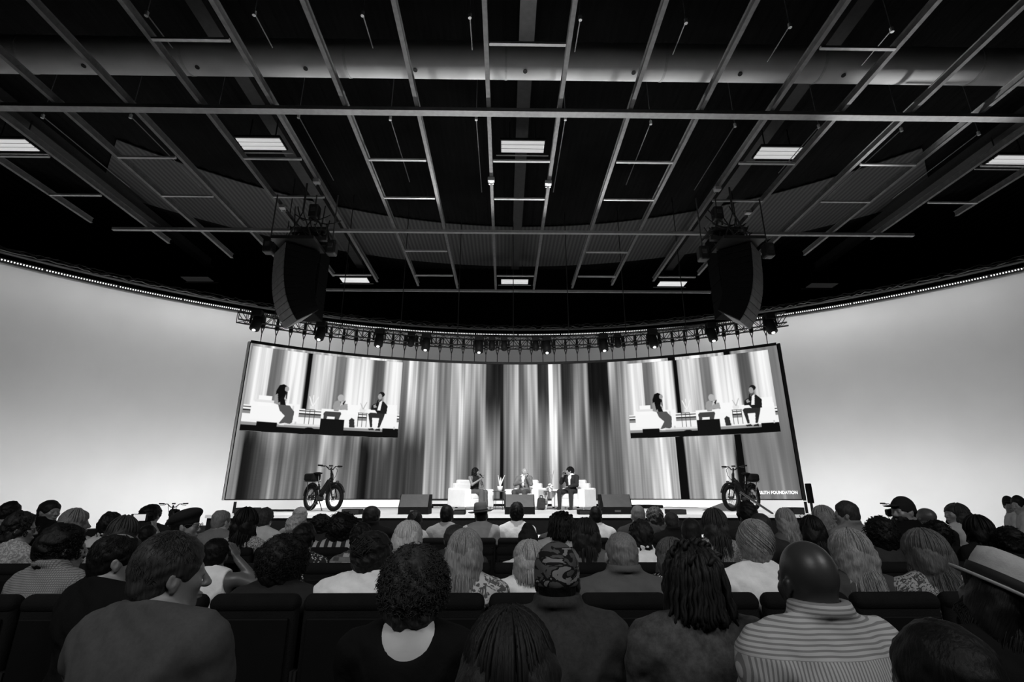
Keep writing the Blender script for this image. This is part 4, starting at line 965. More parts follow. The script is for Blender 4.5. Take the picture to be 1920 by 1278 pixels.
def h_long(L=.30, vol=.018, wave_=0.0, n=420, seed=1, spread=.03, part=.0, hi=True, back=.0, front=2.35):
    """straight or wavy hair that falls from the crown past the neck"""
    F = hair_field(.0085, -L - .06, .24); cap_shell(F, vol * .7, nape=-.16)
    for s_ in (-1, 1): F.ell((.05 * s_, -.045, -.03), (.05 + vol * .6, .07 + vol, .11), .02)
    zb = -L + .04
    F.ell((0, -.075 - back, (zb - .02) / 2), (.074 + vol * .7 + spread * .5, .045 + vol * .6, (-zb) / 2 + .07), .03)
    F.ell((0, .135, -.06), (.10, .09, .12), .008, None, 'sub'); F.wave(.003, 60, seed); me = F.mesh('hair', 1)
    b = MB()
    def fn(q, i):
        phi = q.uniform(-front, front); c = q.uniform(0, 1); e = vol * (.35 + .75 * c) + .004; pts = []
        th0 = q.uniform(.05, .5); jx = q.uniform(-1, 1); ph = q.uniform(0, 6); LL = L * q.uniform(.82, 1.03); thm = 1.55
        for k in range(5): pts.append(on_skull(phi + part * (1 - k / 4), th0 + (thm - th0) * k / 4, e))
        last = pts[-1]; steps = 8; fall = LL + last.z
        if fall < .02: return pts
        ox = math.sin(phi); oy = -math.cos(phi)
        for k in range(1, steps + 1):
            t = k / steps; inw = -.02 * math.sin(min(t * 2, 1) * PI) * (1 if fall > .1 else .2) + spread * t * t
            w_ = wave_ * math.sin(ph + t * 9 + phi * 2) * t; z = last.z - fall * t
            y = last.y + oy * inw - .012 * t - back * t; x = last.x + ox * inw + w_ * .8 + .004 * jx * t
            if z < -.11: y = min(y, -.035)
            pts.append(Vector((x, y + w_ * .4, z)))
        return pts
    strands(n if hi else n // 3, fn, .0040 if hi else .007, seed, 4, mb=b); return join(me, b)
def h_bob(L=.15, vol=.026, n=360, seed=1, hi=True): return h_long(L, vol, .0, n, seed, .012, 0, hi, 0, 2.3)
def h_curly(vol=.045, n=1300, seed=1, low=-.10, curl=.016, r=.0032, hi=True, sz=1.0):
    F = hair_field(.009, -.22, .22); F.ell((0, -.028, .028), (.078 + vol * .72, .098 + vol * .72, (.098 + vol * .7) * sz), .02).ell((0, -.055, -.05), (.072 + vol * .5, .062 + vol * .5, .085), .03)
    F.ell((0, .15, -.05), (.11, .09, .13), .01, None, 'sub'); F.cut((0, -.05, low), (0, .2, -1)); F.wave(.0045, 60, seed); F.wave(.0035, 140, seed + 5); me = F.mesh('hair', 1); b = MB()
    def fn(q, i):
        phi = q.uniform(-2.5, 2.5); th = math.acos(q.uniform(-.55, 1)); p0 = on_skull(phi, th, vol * .6); d = (p0 - Vector((0, -.02, .01))).normalized()
        if p0.y > .06 and p0.z < .05: return None
        u_ = d.orthogonal().normalized(); v_ = d.cross(u_); ph = q.uniform(0, 6); c_ = curl * q.uniform(.5, 1.2); H = vol * q.uniform(.35, .75); pts = []
        for k in range(7):
            t = k / 6; pts.append(p0 + d * H * t + (u_ * math.cos(ph + t * 7) + v_ * math.sin(ph + t * 7)) * c_ * (.4 + .6 * t) + Vector((0, 0, -.01 * t)))
        return pts
    strands(n if hi else n // 4, fn, r if hi else r * 1.8, seed, 3, mb=b); return join(me, b)
def h_dreads(L=.22, n=110, seed=1, hi=True, bun=0):
    F = hair_field(.009, -.20, .2); cap_shell(F, .014, nape=-.11); F.wave(.003, 90, seed); me = F.mesh('hair', 1); b = MB()
    def fn(q, i):
        phi = q.uniform(-2.2, 2.2); e = q.uniform(.014, .030); th0 = q.uniform(.0, 1.0); pts = [on_skull(phi, th0 + (1.5 - th0) * k / 4, e + .004 * math.sin(k * 2 + i)) for k in range(5)]; last = pts[-1]; LL = L * q.uniform(.75, 1.05); fall = LL + last.z; ox, oy = math.sin(phi), -math.cos(phi); s1 = q.uniform(-.02, .02)
        for k in range(1, 8):
            t = k / 7; y = last.y + oy * .004 * k * .5; x = last.x + ox * .01 * t + s1 * t + .004 * math.sin(k * 1.7 + i)
            pts.append(Vector((x, min(y, .05 if t < .5 else -.01), last.z - fall * t)))
        return pts
    q = random.Random(seed)
    for i in range(n):
        pts = fn(q, i); k = len(pts); b.tube(pts, [.0085 * (1 + .18 * math.sin(j * 2.3 + i)) * (1 - .3 * j / k) for j in range(k)], 6)
    if bun: b.lathe([(.02, .09), (.045, .11), (.05, .14), (.02, .165)], 14)
    for i in range(int(14)):   # knots and loops on the crown
        phi = q.uniform(-2, 2); th = q.uniform(.1, 1.1); c_ = on_skull(phi, th, .028); d = (c_ - Vector((0, 0, 0))).normalized(); u_ = d.orthogonal().normalized()
        b.tube([c_ + u_ * .018 * math.cos(a) + d * .016 * math.sin(a) for a in [j * PI / 5 for j in range(6)]], .008, 6)
    return join(me, b)
def h_updo(seed=1, hi=True, e=.020, bun=(0, -.10, .07), rb=.04):
    F = hair_field(.0075, -.15, .16); cap_shell(F, e, nape=-.085); F.ell(bun, (rb, rb * .9, rb), .012); F.wave(.004, 110, seed); me = F.mesh('hair', 1); b = MB()
    def fn(q, i):
        a = q.uniform(0, 2 * PI); c_ = Vector(bun) + Vector((math.cos(a) * rb * .8, -rb * .5, math.sin(a) * rb * .8)); return [c_, c_ + Vector((q.uniform(-.03, .03), -.02, q.uniform(-.02, .02))), c_ + Vector((q.uniform(-.04, .04), -.02, q.uniform(-.05, .01)))]
    strands(60 if hi else 0, fn, .0035, seed, 3, mb=b)
    def fn2(q, i):
        phi = q.uniform(-2.2, 2.2); return [on_skull(phi, 1.75 if abs(phi) < 1 else 1.2, e), on_skull(phi * .8, 1.2, e + .004), on_skull(phi * .4, .85, e + .006)]
    strands(260 if hi else 60, fn2, .003, seed + 1, 3, mb=b); return join(me, b)
def h_swept(seed=1, hi=True):      # short fair hair, longer on top, flicked out at the side
    F = hair_field(.007, -.15, .15); cap_shell(F, .018, nape=-.07); F.wave(.003, 80, seed); me = F.mesh('hair', 1); b = MB()
    def fn(q, i):
        th = q.uniform(.1, 1.4); phi = q.uniform(-2.3, 1.4); e = q.uniform(.014, .026); pts = [on_skull(phi + .22 * k, th + .14 * k, e + .001 * k) for k in range(6)]; return pts
    strands(520, fn, .0034, seed, 4, mb=b); return join(me, b)
# ------------------------------------------------------------------ people
SKIN = {k: mat('skin_' + k, v, .42, .5, noise=.08, bump=.03) for k, v in dict(dark=.035, brown=.09, tan=.20, light=.34, pale=.45).items()}
MESH = {}
def cached(key, fn):
    if key not in MESH: MESH[key] = fn()
    return MESH[key]
HT = {n: pattern('hair_' + n, 'hair', a, b_, scale=150) for n, a, b_ in (('black', .003, .007), ('dark', .007, .017), ('brown', .02, .045), ('midbrown', .05, .11), ('grey', .12, .22), ('ash', .15, .30), ('blonde', .22, .42), ('fair', .30, .55))}
HT['stubble'] = mat('grey_stubble', .22, .8, noise=.2, scale=30)
CL = {}
def cloth(spec):
    if spec in CL: return CL[spec]
    if isinstance(spec, (int, float)): m = mat('cloth_%.3f' % spec, spec, .9, .1, noise=.10, scale=14, bump=.25, bscale=45)
    else:
        k, a, b_, s = spec; m = pattern('cloth_%s_%.2f_%.2f' % (k, a, b_), k, a, b_, scale=s)
    CL[spec] = m; return m
BLACKT = .006
STY = {   # style: (hair mesh maker, extra height over skull, apparent width)
 'short': (lambda hi, s: h_short(.010, hi, s), .010, .172), 'shortfull': (lambda hi, s: h_short(.022, hi, s, mess=.004), .020, .195), 'buzz': (lambda hi, s: h_short(.004, hi, s, spikes=0), .004, .166),
 'thinning': (lambda hi, s: h_short(.008, hi, s, bald=.8), .003, .170), 'bald': (None, 0, .164), 'long': (lambda hi, s: h_long(.30, .018, .0, 420, s, .03, hi=hi), .020, .200),
 'wavy': (lambda hi, s: h_long(.32, .028, .014, 420, s, .05, hi=hi), .028, .225), 'longdark': (lambda hi, s: h_long(.24, .016, .0, 420, s, .02, hi=hi), .018, .200), 'bob': (lambda hi, s: h_bob(.15, .026, 360, s, hi), .026, .215),
 'curly': (lambda hi, s: h_curly(.050, 3000 if hi else 900, s, hi=hi, curl=.013, r=.0024), .055, .265), 'afro': (lambda hi, s: h_curly(.060, 1600, s, -.16, .012, .0026, hi=hi), .066, .285), 'smallcurl': (lambda hi, s: h_curly(.026, 900, s, -.09, .010, .0028, hi), .028, .21),
 'dreads': (lambda hi, s: h_dreads(.12, 130, s, hi), .030, .215), 'dreadbun': (lambda hi, s: h_dreads(.20, 90, s, hi, 1), .050, .215), 'updo': (lambda hi, s: h_updo(s, hi), .022, .195), 'topknot': (lambda hi, s: h_updo(s, hi, .022, (0, -.03, .125), .038), .05, .20),
 'pony': (lambda hi, s: h_updo(s, hi, .012, (0, -.115, .0), .028), .012, .175), 'swept': (lambda hi, s: h_swept(s, hi), .026, .20), 'big': (lambda hi, s: h_long(.27, .045, .008, 460, s, .02, hi=hi), .046, .26)}
def hat_mesh(kind):
    b = MB(); g2 = MB()
    if kind == 'fedora':
        b.lathe([(.19, .052), (.185, .046), (.15, .036), (.108, .040), (.104, .05), (.098, .10), (.088, .145), (.06, .158), (.02, .150)], 40, (0, -.012, 0), .88, 1.12); g2.lathe([(.1075, .044), (.1065, .072)], 40, (0, -.012, 0), .88, 1.12)
    elif kind == 'straw':
        b.lathe([(.146, .040), (.143, .031), (.125, .030), (.104, .040), (.102, .05), (.097, .10), (.088, .135), (.055, .148), (.02, .143)], 48, (0, -.012, 0), .90, 1.10); g2.lathe([(.1065, .042), (.1045, .075)], 48, (0, -.012, 0), .90, 1.10)
    return b, g2
def add_hat(t, kind, R, T, tone):
    if kind in ('fedora', 'straw'):
        b, g2 = hat_mesh(kind); me = b.mesh('hat')
        o = link('hat', me, mat('hat_felt_%.2f' % tone, tone, .9, .1, noise=.08, scale=40, bump=.2, bscale=200), t, True); o['label'] = 'pale brimmed hat with a dark band'
        b2 = g2.build('hat_band', mat('hat_band_black', .01, .8), o, True)
    elif kind in ('camo', 'cap', 'beret', 'wrap'):
        def mk():
            F = hair_field(.0065, -.14, .16)
            if kind == 'beret': F.ell((0, -.02, .065), (.115, .135, .055), .02, Rx(.30)).ell((0, -.01, .03), (.084, .106, .075), .02); F.cut((0, 0, .005), (0, .15, -1))
            elif kind == 'wrap': F.ell((0, -.02, .05), (.09, .11, .10), .02).ell((0, -.03, .14), (.05, .055, .06), .04).ell((0, -.03, .20), (.022, .03, .03), .03).ell((0, -.05, -.03), (.078, .075, .07), .02); F.ell((0, .14, -.04), (.11, .09, .11), .01, None, 'sub'); F.wave(.003, 60, 5)
            else:
                F.ell((0, -.016, .030), (.086, .109, .105), .01).ell((0, -.03, .0), (.083, .092, .05), .01); F.cut((0, -.02, -.012), (0, .10, -1)); F.wave(.0012, 50, 3)
                if kind == 'cap': F.ell((0, .14, .045), (.065, .07, .008), .01, Rx(-.12))
            return F.mesh('cap', 1)
        me = cached('hat' + kind, mk); o = link({'camo': 'cap', 'cap': 'cap', 'beret': 'beret', 'wrap': 'head_wrap'}[kind], me, pattern('camo_cloth', 'camo', .010, .20, scale=10) if kind == 'camo' else mat('dark_cap_cloth', .01, .9, bump=.2), t)
    o.rotation_euler = R.to_euler(); o.location = T; return o
def glasses(t, R, T, m=None):
    b = MB()
    for s in (-1, 1):
        b.tube([(s * .032 + .024 * math.cos(a), .112, .0 + .018 * math.sin(a)) for a in [i * PI / 7 for i in range(14)]], .0022, 4, closed=True); b.tube([(s * .056, .110, .006), (s * .080, .03, .008), (s * .083, -.02, -.01)], .0022, 4)
    b.tube([(-.008, .113, 0), (.008, .113, 0)], .002, 4); o = b.build('glasses', m or BMETAL, t); o.rotation_euler = R.to_euler(); o.location = T
PEOPLE = []
ROWY = dict(Z=.42, A=1.40, B=2.75, C=3.94, D=5.11, E=6.4)
def person(px, top, wpx, row, label, hair='short', tone='dark', skin='light', shirt=.05, sl=2, collar=0, e=.012, sq=0, rz=0, hy=0, pitch=0, tilt=0, hat=None, hattone=.3, w=1.0, girth=1.0, arms=None, gl=0, seed=1, dy=.17, lean=0, short=None, desc=None, jacket=0, smax=1.2, neckz=1.05, scoop=0, earring=0):
    Y = (ROWY[row] + dy) if isinstance(row, str) else row
    hi = (Y < 3.6); P_ = at(px, top, Y); mk, ht, aw = STY[hair]
    if hat: ht = {'fedora': .055, 'straw': .045, 'camo': .014, 'cap': .014, 'beret': .02, 'wrap': .10}[hat]; aw = {'fedora': .33, 'straw': .33, 'camo': .178, 'cap': .178, 'beret': .24, 'wrap': .19}[hat]
    hyr = round(hy / 10) * 10; pr = round(pitch / 6) * 6
    kw = dict(yaw=math.radians(hyr), pitch=math.radians(pr), tilt=math.radians(tilt), w=w, girth=girth)
    if arms: kw.update(arms)
    p = pose(**kw); key = (hyr, pr, tilt, w, girth, str(arms), hi)
    r = ray(px, top + wpx * .6); depth = Y / r.y            # camera depth per unit ray
    tx = (px - 960) / F; s = wpx / F * depth / aw / math.sqrt(1 + tx * tx)
    lim = .95 if Y < 3.4 else .88
    if s < lim and Y < 6:
        f_ = min(1.28, lim / s); Y *= f_; s *= f_; P_ = at(px, top, Y)
    s = max(.88, min(smax, s)); zt_ = P_.z; sz = zt_ / (1.253 + ht); sz = max(.86, min(1.12, sz))
    rzr = math.radians(rz); hc = Rz(rzr) @ Vector((0, .0, 0)); R, T = head_T(p); off = Rz(rzr) @ Vector((T.x * s, T.y * s, 0))
    hx = at(px, top + wpx * .6, Y).x
    t = thing('person', label, 'person', (hx - off.x, Y - off.y + .03, 0), rzr); t.scale = (s, s, sz)
    body = link('body', cached(('b',) + key, lambda: body_mesh(p, hi, hi or bool(arms))), SKIN[skin], t)
    ck = ('t', w, girth, str(arms), sl, e, sq, collar, hi, neckz, jacket, scoop)
    top_ = link('jacket' if jacket else 'shirt', cached(ck, lambda: top_mesh(p, e, sl, sq, .0028 if e < .02 else .0042, collar, 3, hi, neck=neckz, scoop=scoop)), cloth(shirt), t)
    link('trousers', cached(('l', girth), lambda: bottom_mesh(p)), cloth(.02), t); link('shoes', cached(('s',), lambda: shoe_mesh(pose())), BLACK, t)
    if mk and hat not in ('camo', 'cap', 'wrap'):
        o = link('hair', cached(('h', hair, hi, seed), lambda: mk(hi, seed)), HT[tone], t); o.rotation_euler = R.to_euler(); o.location = T
        if hat in ('beret', 'fedora', 'straw'): o.scale = (.96, .96, .93)
    elif hat in ('camo', 'cap') and mk:
        o = link('hair', cached(('h', 'buzz', hi, 1), lambda: STY['buzz'][0](hi, 1)), HT[tone], t); o.rotation_euler = R.to_euler(); o.location = T
    if hat: add_hat(t, hat, R, T, hattone)
    if gl == 2: glasses(t, R @ Rx(.5), T + R @ Vector((0, -.03, .075)), mat('dark_glass', .02, .1, .6))
    elif gl: glasses(t, R, T)
    if earring:
        o = MB().lathe([(.002, -.012), (.008, 0), (.002, .012)], 8, (.088, -.004, -.062)).build('earring', CHROME, t); o.rotation_euler = R.to_euler(); o.location = T
    PEOPLE.append((hx, Y, row if isinstance(row, str) else None, desc or label, t)); return t, p, R, T
M_ = dict(w=1.12, girth=1.08)
RAISE = dict(ra=[(.205, 0, .955), (.36, .03, .90), (.15, .05, 1.10), (.11, .06, 1.17)])
PHONE = dict(la=[(-.205, 0, .955), (-.24, .20, .96), (-.09, .33, 1.22), (-.06, .36, 1.29)], ra=[(.205, 0, .955), (.24, .20, .98), (.14, .33, 1.21), (.11, .36, 1.29)])
# --- nearest heads, cut by the lower edge of the photograph
person(955, 1140, 170, .80, 'person cut off at the bottom middle, only long dark hair on the crown showing', 'longdark', 'dark', 'brown', BLACKT, desc='the dark head at the bottom middle')
person(1800, 1168, 215, .74, 'person cut off at the bottom right corner with close-cropped dark hair', 'buzz', 'black', 'dark', BLACKT, desc='the cropped head at the bottom right corner', hy=0)
# --- first full row
person(312, 996, 118, 'A', 'person in a plain grey jacket with short greying hair, face turned to the right', 'short', 'brown', 'tan', ('weave', .058, .072, 60), e=.024, sq=.012, w=1.18, girth=1.15, rz=-10, hy=-40, jacket=1, desc='the man in the grey jacket', seed=4, smax=1.1)
person(212, 1000, 84, 2.12, 'person in a black jacket left of the grey-jacketed man, head turned right', 'thinning', 'black', 'tan', BLACKT, e=.024, sq=.012, rz=-25, hy=-30, jacket=1, desc='the man in black at the left', **M_)
person(775, 1016, 136, 'A', 'person with a big round mop of curly hair and a black low-backed blouse', 'curly', 'brown', 'pale', BLACKT, e=.012, w=1.0, hy=0, scoop=1.2, desc='the curly-haired woman in black', pitch=0, dy=.2)
person(1046, 1016, 88, 'A', 'person in a camouflage cap and a dark grey collared jacket', 'short', 'black', 'dark', ('weave', .028, .045, 50), e=.02, sq=.008, collar=1.6, hat='camo', jacket=1, w=1.12, girth=1.08, desc='the person in the camouflage cap', hy=-10, dy=.26)
person(1305, 1016, 116, 'A', 'person with dark dreadlocks and a worn denim jacket', 'dreads', 'dark', 'dark', ('weave', .035, .085, 26), e=.022, sq=.01, collar=1.2, jacket=1, desc='the person with dreadlocks and denim jacket', dy=.2, w=1.05)
person(1522, 1014, 112, 'A', 'bald person in a grey and white striped shirt with collar', 'bald', 'black', 'dark', ('shirt_stripes', .42, .20, 82), e=.02, sq=.012, collar=1.5, w=1.2, girth=1.15, hy=0, tilt=0, desc='the bald man in the striped shirt', dy=.2, rz=8)
person(1893, 1016, 235, 1.3, 'person under a large pale straw hat with a dark band, cut by the right edge', 'longdark', 'black', 'dark', BLACKT, e=.02, hat='straw', hattone=.36, pitch=12, tilt=24, jacket=1, w=1.1, desc='the person in the straw hat', smax=1.1)
# --- second row
person(111, 979, 92, 'B', 'person with bushy dark hair in a pale finely checked shirt', 'smallcurl', 'black', 'tan', ('check', .26, .12, 95), e=.02, collar=1.2, w=1.15, girth=1.1, hy=-30, rz=-12, desc='the person in the checked shirt')
person(400, 1010, 50, 'B', 'person in a white tank top resting a raised arm on the head', 'short', 'black', 'brown', .8, sl=0, arms=RAISE, desc='the person in the white tank top', hy=10, dy=.22)
person(527, 998, 100, 'B', 'person with a wide cloud of dark curls and a dark zipped top', 'curly', 'dark', 'brown', .022, w=1.1, girth=1.1, desc='the dark-curled woman in a dark top', seed=2)
person(696, 993, 76, 'B', 'person with pinned-up dark hair and a white jacket', 'updo', 'dark', 'tan', .8, e=.02, w=1.05, hy=-10, jacket=1, desc='the person in the white jacket')
person(872, 991, 66, 'B', 'person with straight shoulder-length blonde hair and a leafy printed blouse', 'long', 'ash', 'pale', ('floral', .5, .09, 13), desc='the blonde in the leafy blouse', hy=-10, seed=2, girth=.95)
person(992, 1014, 60, 'B', 'person with a pale blonde bob and a white shirt beside the camouflage cap', 'bob', 'blonde', 'pale', .85, desc='the blonde with a bob in white', hy=10, w=.95)
person(1167, 998, 62, 'B', 'bald pale person in a grey polo shirt with collar', 'buzz', 'grey', 'pale', .10, collar=1.2, w=1.15, girth=1.1, desc='the bald man in the grey polo shirt')
person(1262, 1008, 62, 'B', 'person with brown hair mostly hidden behind the dreadlocks', 'bob', 'midbrown', 'tan', ('dots', .01, .5, 60), desc='the brown-haired person behind the dreadlocks', w=.95, seed=3)
person(1420, 972, 72, 'B', 'person with short swept fair hair and a white T-shirt', 'swept', 'ash', 'pale', .8, hy=-20, tilt=6, w=1.08, sl=1, desc='the fair-haired person in the white T-shirt')
person(1600, 991, 84, 'B', 'person with long flowing blonde hair down to the seat back', 'wavy', 'ash', 'pale', .05, desc='the long-haired blonde', seed=2, dy=.12, hy=8)
person(1742, 991, 92, 'B', 'person with long wavy darker blonde hair beside the straw hat', 'wavy', 'midbrown', 'tan', ('scribble', .05, .3, 20), desc='the wavy-haired woman beside the straw hat', seed=3, dy=.12, hy=14)
# --- third row
person(33, 956, 62, 'C', 'person with dark hair, glasses and a pale flowery shirt at the left edge', 'smallcurl', 'dark', 'tan', ('scribble', .42, .22, 16), hy=-50, rz=-15, gl=1, desc='the glasses wearer in a flowery shirt')
person(228, 967, 60, 'C', 'person with shoulder-length grey-brown hair behind the black jacket', 'bob', 'brown', 'tan', .3, hy=-20, desc='the grey-brown haired person', seed=4)
t_, p_, R_, T_ = person(272, 986, 34, 5.2, 'person lifting a phone with both hands to film the stage', 'short', 'black', 'tan', .03, sl=2, arms=PHONE, desc='the person filming with a phone', smax=1.0, rz=45, hy=-40)
person(345, 949, 62, 'C', 'person in a black beret with glasses, face turned right', 'short', 'black', 'tan', .30, hat='beret', hy=-60, rz=-20, gl=1, desc='the person in the black beret')
person(458, 951, 50, 'C', 'person with a tall block of black hair and a dark shawl with pale scrollwork', 'big', 'black', 'brown', ('scribble', .02, .42, 30), desc='the person in the scroll-patterned shawl')
person(568, 980, 44, 'C', 'person with a round dark crop and a white-dotted blouse', 'shortfull', 'black', 'brown', ('dots', .02, .45, 55), hy=-10, desc='the person in the dotted blouse')
person(676, 979, 42, 'C', 'person with dark hair and a top of black and pale blocks', 'updo', 'black', 'brown', ('blocks', .03, .35, 8), desc='the person in the block-patterned top', seed=2)
person(764, 976, 52, 'C', 'person with long straight streaky blonde hair behind the curly head', 'long', 'fair', 'pale', .06, desc='the streaky blonde', seed=3)
person(853, 983, 42, 'C', 'person with dark brown hair half hidden by the leafy-blouse blonde', 'short', 'brown', 'tan', .04, dy=.5, desc='the half hidden brown-haired person')
person(990, 974, 40, 'C', 'person in a tall pointed dark head wrap and white T-shirt', 'short', 'black', 'brown', .75, sl=1, hat='wrap', desc='the person in the pointed head wrap')
person(1054, 960, 50, 'C', 'person with thin black dreadlocks over a pale top', 'dreads', 'black', 'brown', .36, desc='the person with thin dreadlocks', seed=2, dy=1.3)
person(1099, 971, 50, 'C', 'person with long straight dark brown hair and a grey top', 'longdark', 'dark', 'tan', .12, desc='the long dark-haired person', seed=2)
person(1203, 971, 46, 'C', 'person with dark tousled hair and a bright white shirt behind the bald head', 'smallcurl', 'dark', 'tan', .9, collar=1, w=1.05, desc='the white shirt behind the bald head')
person(1298, 971, 38, 'C', 'person with a short dark haircut showing bare neck', 'short', 'dark', 'brown', .06, desc='the short-haired person right of centre', hy=-10)
person(1342, 953, 50, 'C', 'person with a full mane of dark brown hair and a patterned sleeve', 'big', 'brown', 'tan', ('scribble', .1, .3, 24), desc='the dark mane', seed=2)
person(1526, 966, 46, 'C', 'person with long black hair and sunglasses pushed up on the head', 'longdark', 'black', 'tan', .03, desc='the black-haired person with sunglasses', seed=3, gl=2)
person(1657, 964, 70, 'C', 'person with a broad black afro', 'afro', 'black', 'dark', .03, desc='the broad afro at the right')
person(1762, 972, 60, 'C', 'person with a wide black curly head right of the broad afro', 'afro', 'black', 'brown', .02, desc='the wide dark head', seed=2)
person(1842, 965, 62, 4.9, 'person with smooth domed black hair near the right edge', 'big', 'black', 'brown', .01, desc='the smooth dark dome', seed=3)
person(1897, 984, 52, 3.7, 'person with black hair above the straw hat at the right edge', 'curly', 'black', 'brown', .01, desc='the dark head above the straw hat', seed=3)
# --- rows nearer the stage
person(14, 939, 40, 'D', 'person with dark hair cut by the left edge, behind the glasses wearer', 'shortfull', 'black', 'tan', .25, desc='the leftmost head', hy=-20, collar=1)
person(88, 937, 42, 'E', 'person in a black suit in sharp profile against the white wall at the left', 'short', 'dark', 'tan', BLACKT, e=.02, hy=-80, rz=-25, jacket=1, desc='the suited profile at the left', collar=1)
person(137, 953, 54, 'D', 'person with a smooth grey-blonde bob seen from the side', 'bob', 'grey', 'tan', .30, hy=-50, desc='the grey-blonde bob')
person(203, 958, 46, 'D', 'person with tousled black hair and a pale shirt at the left', 'smallcurl', 'black', 'brown', .5, collar=1, desc='the tousled black head', w=1.05)
person(279, 945, 42, 'E', 'person with a rounded black cap of hair behind the raised phone', 'shortfull', 'black', 'brown', .02, desc='the black-haired head behind the phone', dy=.6)
person(413, 955, 32, 'D', 'person with thin grey hair and a grey shirt at the stage\'s left end', 'thinning', 'grey', 'light', .16, hy=-20, w=1.1, dy=.6, desc='the grey-haired man at the left')
person(496, 951, 30, 'D', 'person with dark blond hair, an ear stud and a white T-shirt', 'shortfull', 'brown', 'light', .5, dy=.6, hy=-10, desc='the person with an ear stud', seed=2, earring=1)
person(561, 950, 28, 'E', 'person with pale hair farther back above the blonde ponytail', 'shortfull', 'ash', 'pale', .3, desc='the pale head behind the ponytail', dy=.5)
person(554, 963, 38, 'D', 'person with a pale blonde ponytail left of centre', 'pony', 'blonde', 'pale', .3, desc='the blonde ponytail', dy=.2)
person(640, 957, 66, 'D', 'person with a large round black afro under the left bicycle', 'afro', 'black', 'dark', ('bold_stripes', .02, .35, 14), desc='the large afro')
person(600, 962, 44, 'D', 'person with soft dark hair half hidden left of the large afro', 'smallcurl', 'black', 'brown', .02, desc='the half hidden dark head', dy=1.3, seed=3)
person(696, 948, 34, 'E', 'person in a black suit with a thin pale collar left of the wedge monitor', 'short', 'dark', 'brown', BLACKT, collar=1, jacket=1, hy=-10, dy=.17, desc='the black suit left of the wedge monitor')
person(777, 957, 28, 'E', 'person with black hair right in front of the left wedge monitor', 'shortfull', 'black', 'dark', .35, desc='the head before the left wedge monitor', seed=3)
person(838, 946, 25, 'E', 'person with a short black haircut and pale grey shirt left of the fedora', 'short', 'black', 'dark', .32, desc='the short black haircut left of centre', hy=-10, w=1.05, smax=1.05)
person(902, 938, 48, 'E', 'person in a grey fedora and light grey jacket in front of the armchairs', 'short', 'black', 'brown', .30, hat='fedora', hattone=.12, e=.02, jacket=1, desc='the person in the fedora', w=1.05, tilt=-6)
person(969, 941, 27, 'E', 'person with black hair and white shirt before the middle wedge monitor', 'shortfull', 'black', 'brown', .8, w=1.12, desc='the white shirt before the middle monitor', seed=2)
person(1117, 949, 24, 'E', 'person with a shaved dark head and white shirt before the right armchair', 'buzz', 'black', 'dark', .8, w=1.12, desc='the white shirt before the right armchair')
person(1043, 959, 22, 'E', 'person with a small dark knot of hair behind the thin dreadlocks', 'topknot', 'black', 'dark', .04, desc='the small dark hair knot', dy=.4)
person(1197, 947, 27, 'E', 'person with cropped pale grey hair right of the wedge monitor', 'buzz', 'grey', 'pale', .05, desc='the cropped pale head', w=1.05)
person(1228, 949, 33, 7.75, 'person with greying curly hair and a charcoal suit', 'smallcurl', 'brown', 'light', .022, e=.02, w=1.15, girth=1.1, jacket=1, desc='the charcoal suit', seed=2)
person(1260, 959, 27, 'E', 'person with short hair in a dark suit right of the charcoal suit', 'short', 'brown', 'light', .012, collar=1, jacket=1, desc='the dark suit with pale collar', dy=.0)
person(1401, 938, 36, 'D', 'person with a high dark haircut right below the right bicycle', 'shortfull', 'black', 'brown', .02, hy=20, desc='the head below the right bicycle', seed=4)
person(1428, 962, 40, 'D', 'person with flat brown hair behind the fair-haired head', 'short', 'brown', 'tan', .03, desc='the flat brown hair', dy=-.1)
person(1475, 952, 38, 'D', 'person with shoulder-length blonde hair and a dark grey top', 'long', 'ash', 'pale', .09, desc='the blonde in dark grey', seed=4, dy=.1)
person(1545, 947, 40, 'E', 'person with long blonde hair beside the man facing left', 'long', 'ash', 'pale', .1, hy=20, desc='the blonde beside the man facing left', seed=2, dy=.25)
person(1589, 938, 38, 'D', 'person in a mid-grey shirt looking left, right of the screen', 'short', 'brown', 'tan', .17, hy=50, rz=10, w=1.15, desc='the man facing left', collar=1)
person(1697, 930, 46, 'D', 'person with a dark cap and beard looking left, in a black T-shirt', 'short', 'black', 'tan', BLACKT, hat='cap', hy=80, rz=25, sl=1, w=1.1, desc='the bearded man in a cap', dy=.1)
person(1741, 952, 42, 'E', 'person with a shiny tanned bald head', 'bald', 'black', 'brown', .02, desc='the shiny bald head', dy=0)
person(1798, 943, 48, 'E', 'person with swept-back brown hair in profile to the left, ribbed white top', 'longdark', 'brown', 'tan', .5, hy=70, rz=20, pitch=6, desc='the profile in the ribbed white top', seed=4)
person(1894, 929, 20, 8.3, 'person in a cap and white vest seated high at the far right, looking left', 'short', 'dark', 'tan', .55, hat='cap', hy=80, rz=60, sl=1, desc='the capped person at the far right', smax=1.0)
person(1912, 928, 22, 7.6, 'person in a pale top seated high at the far right edge', 'short', 'dark', 'light', .5, hy=50, rz=50, sl=1, desc='the person at the far right edge', smax=1.0)
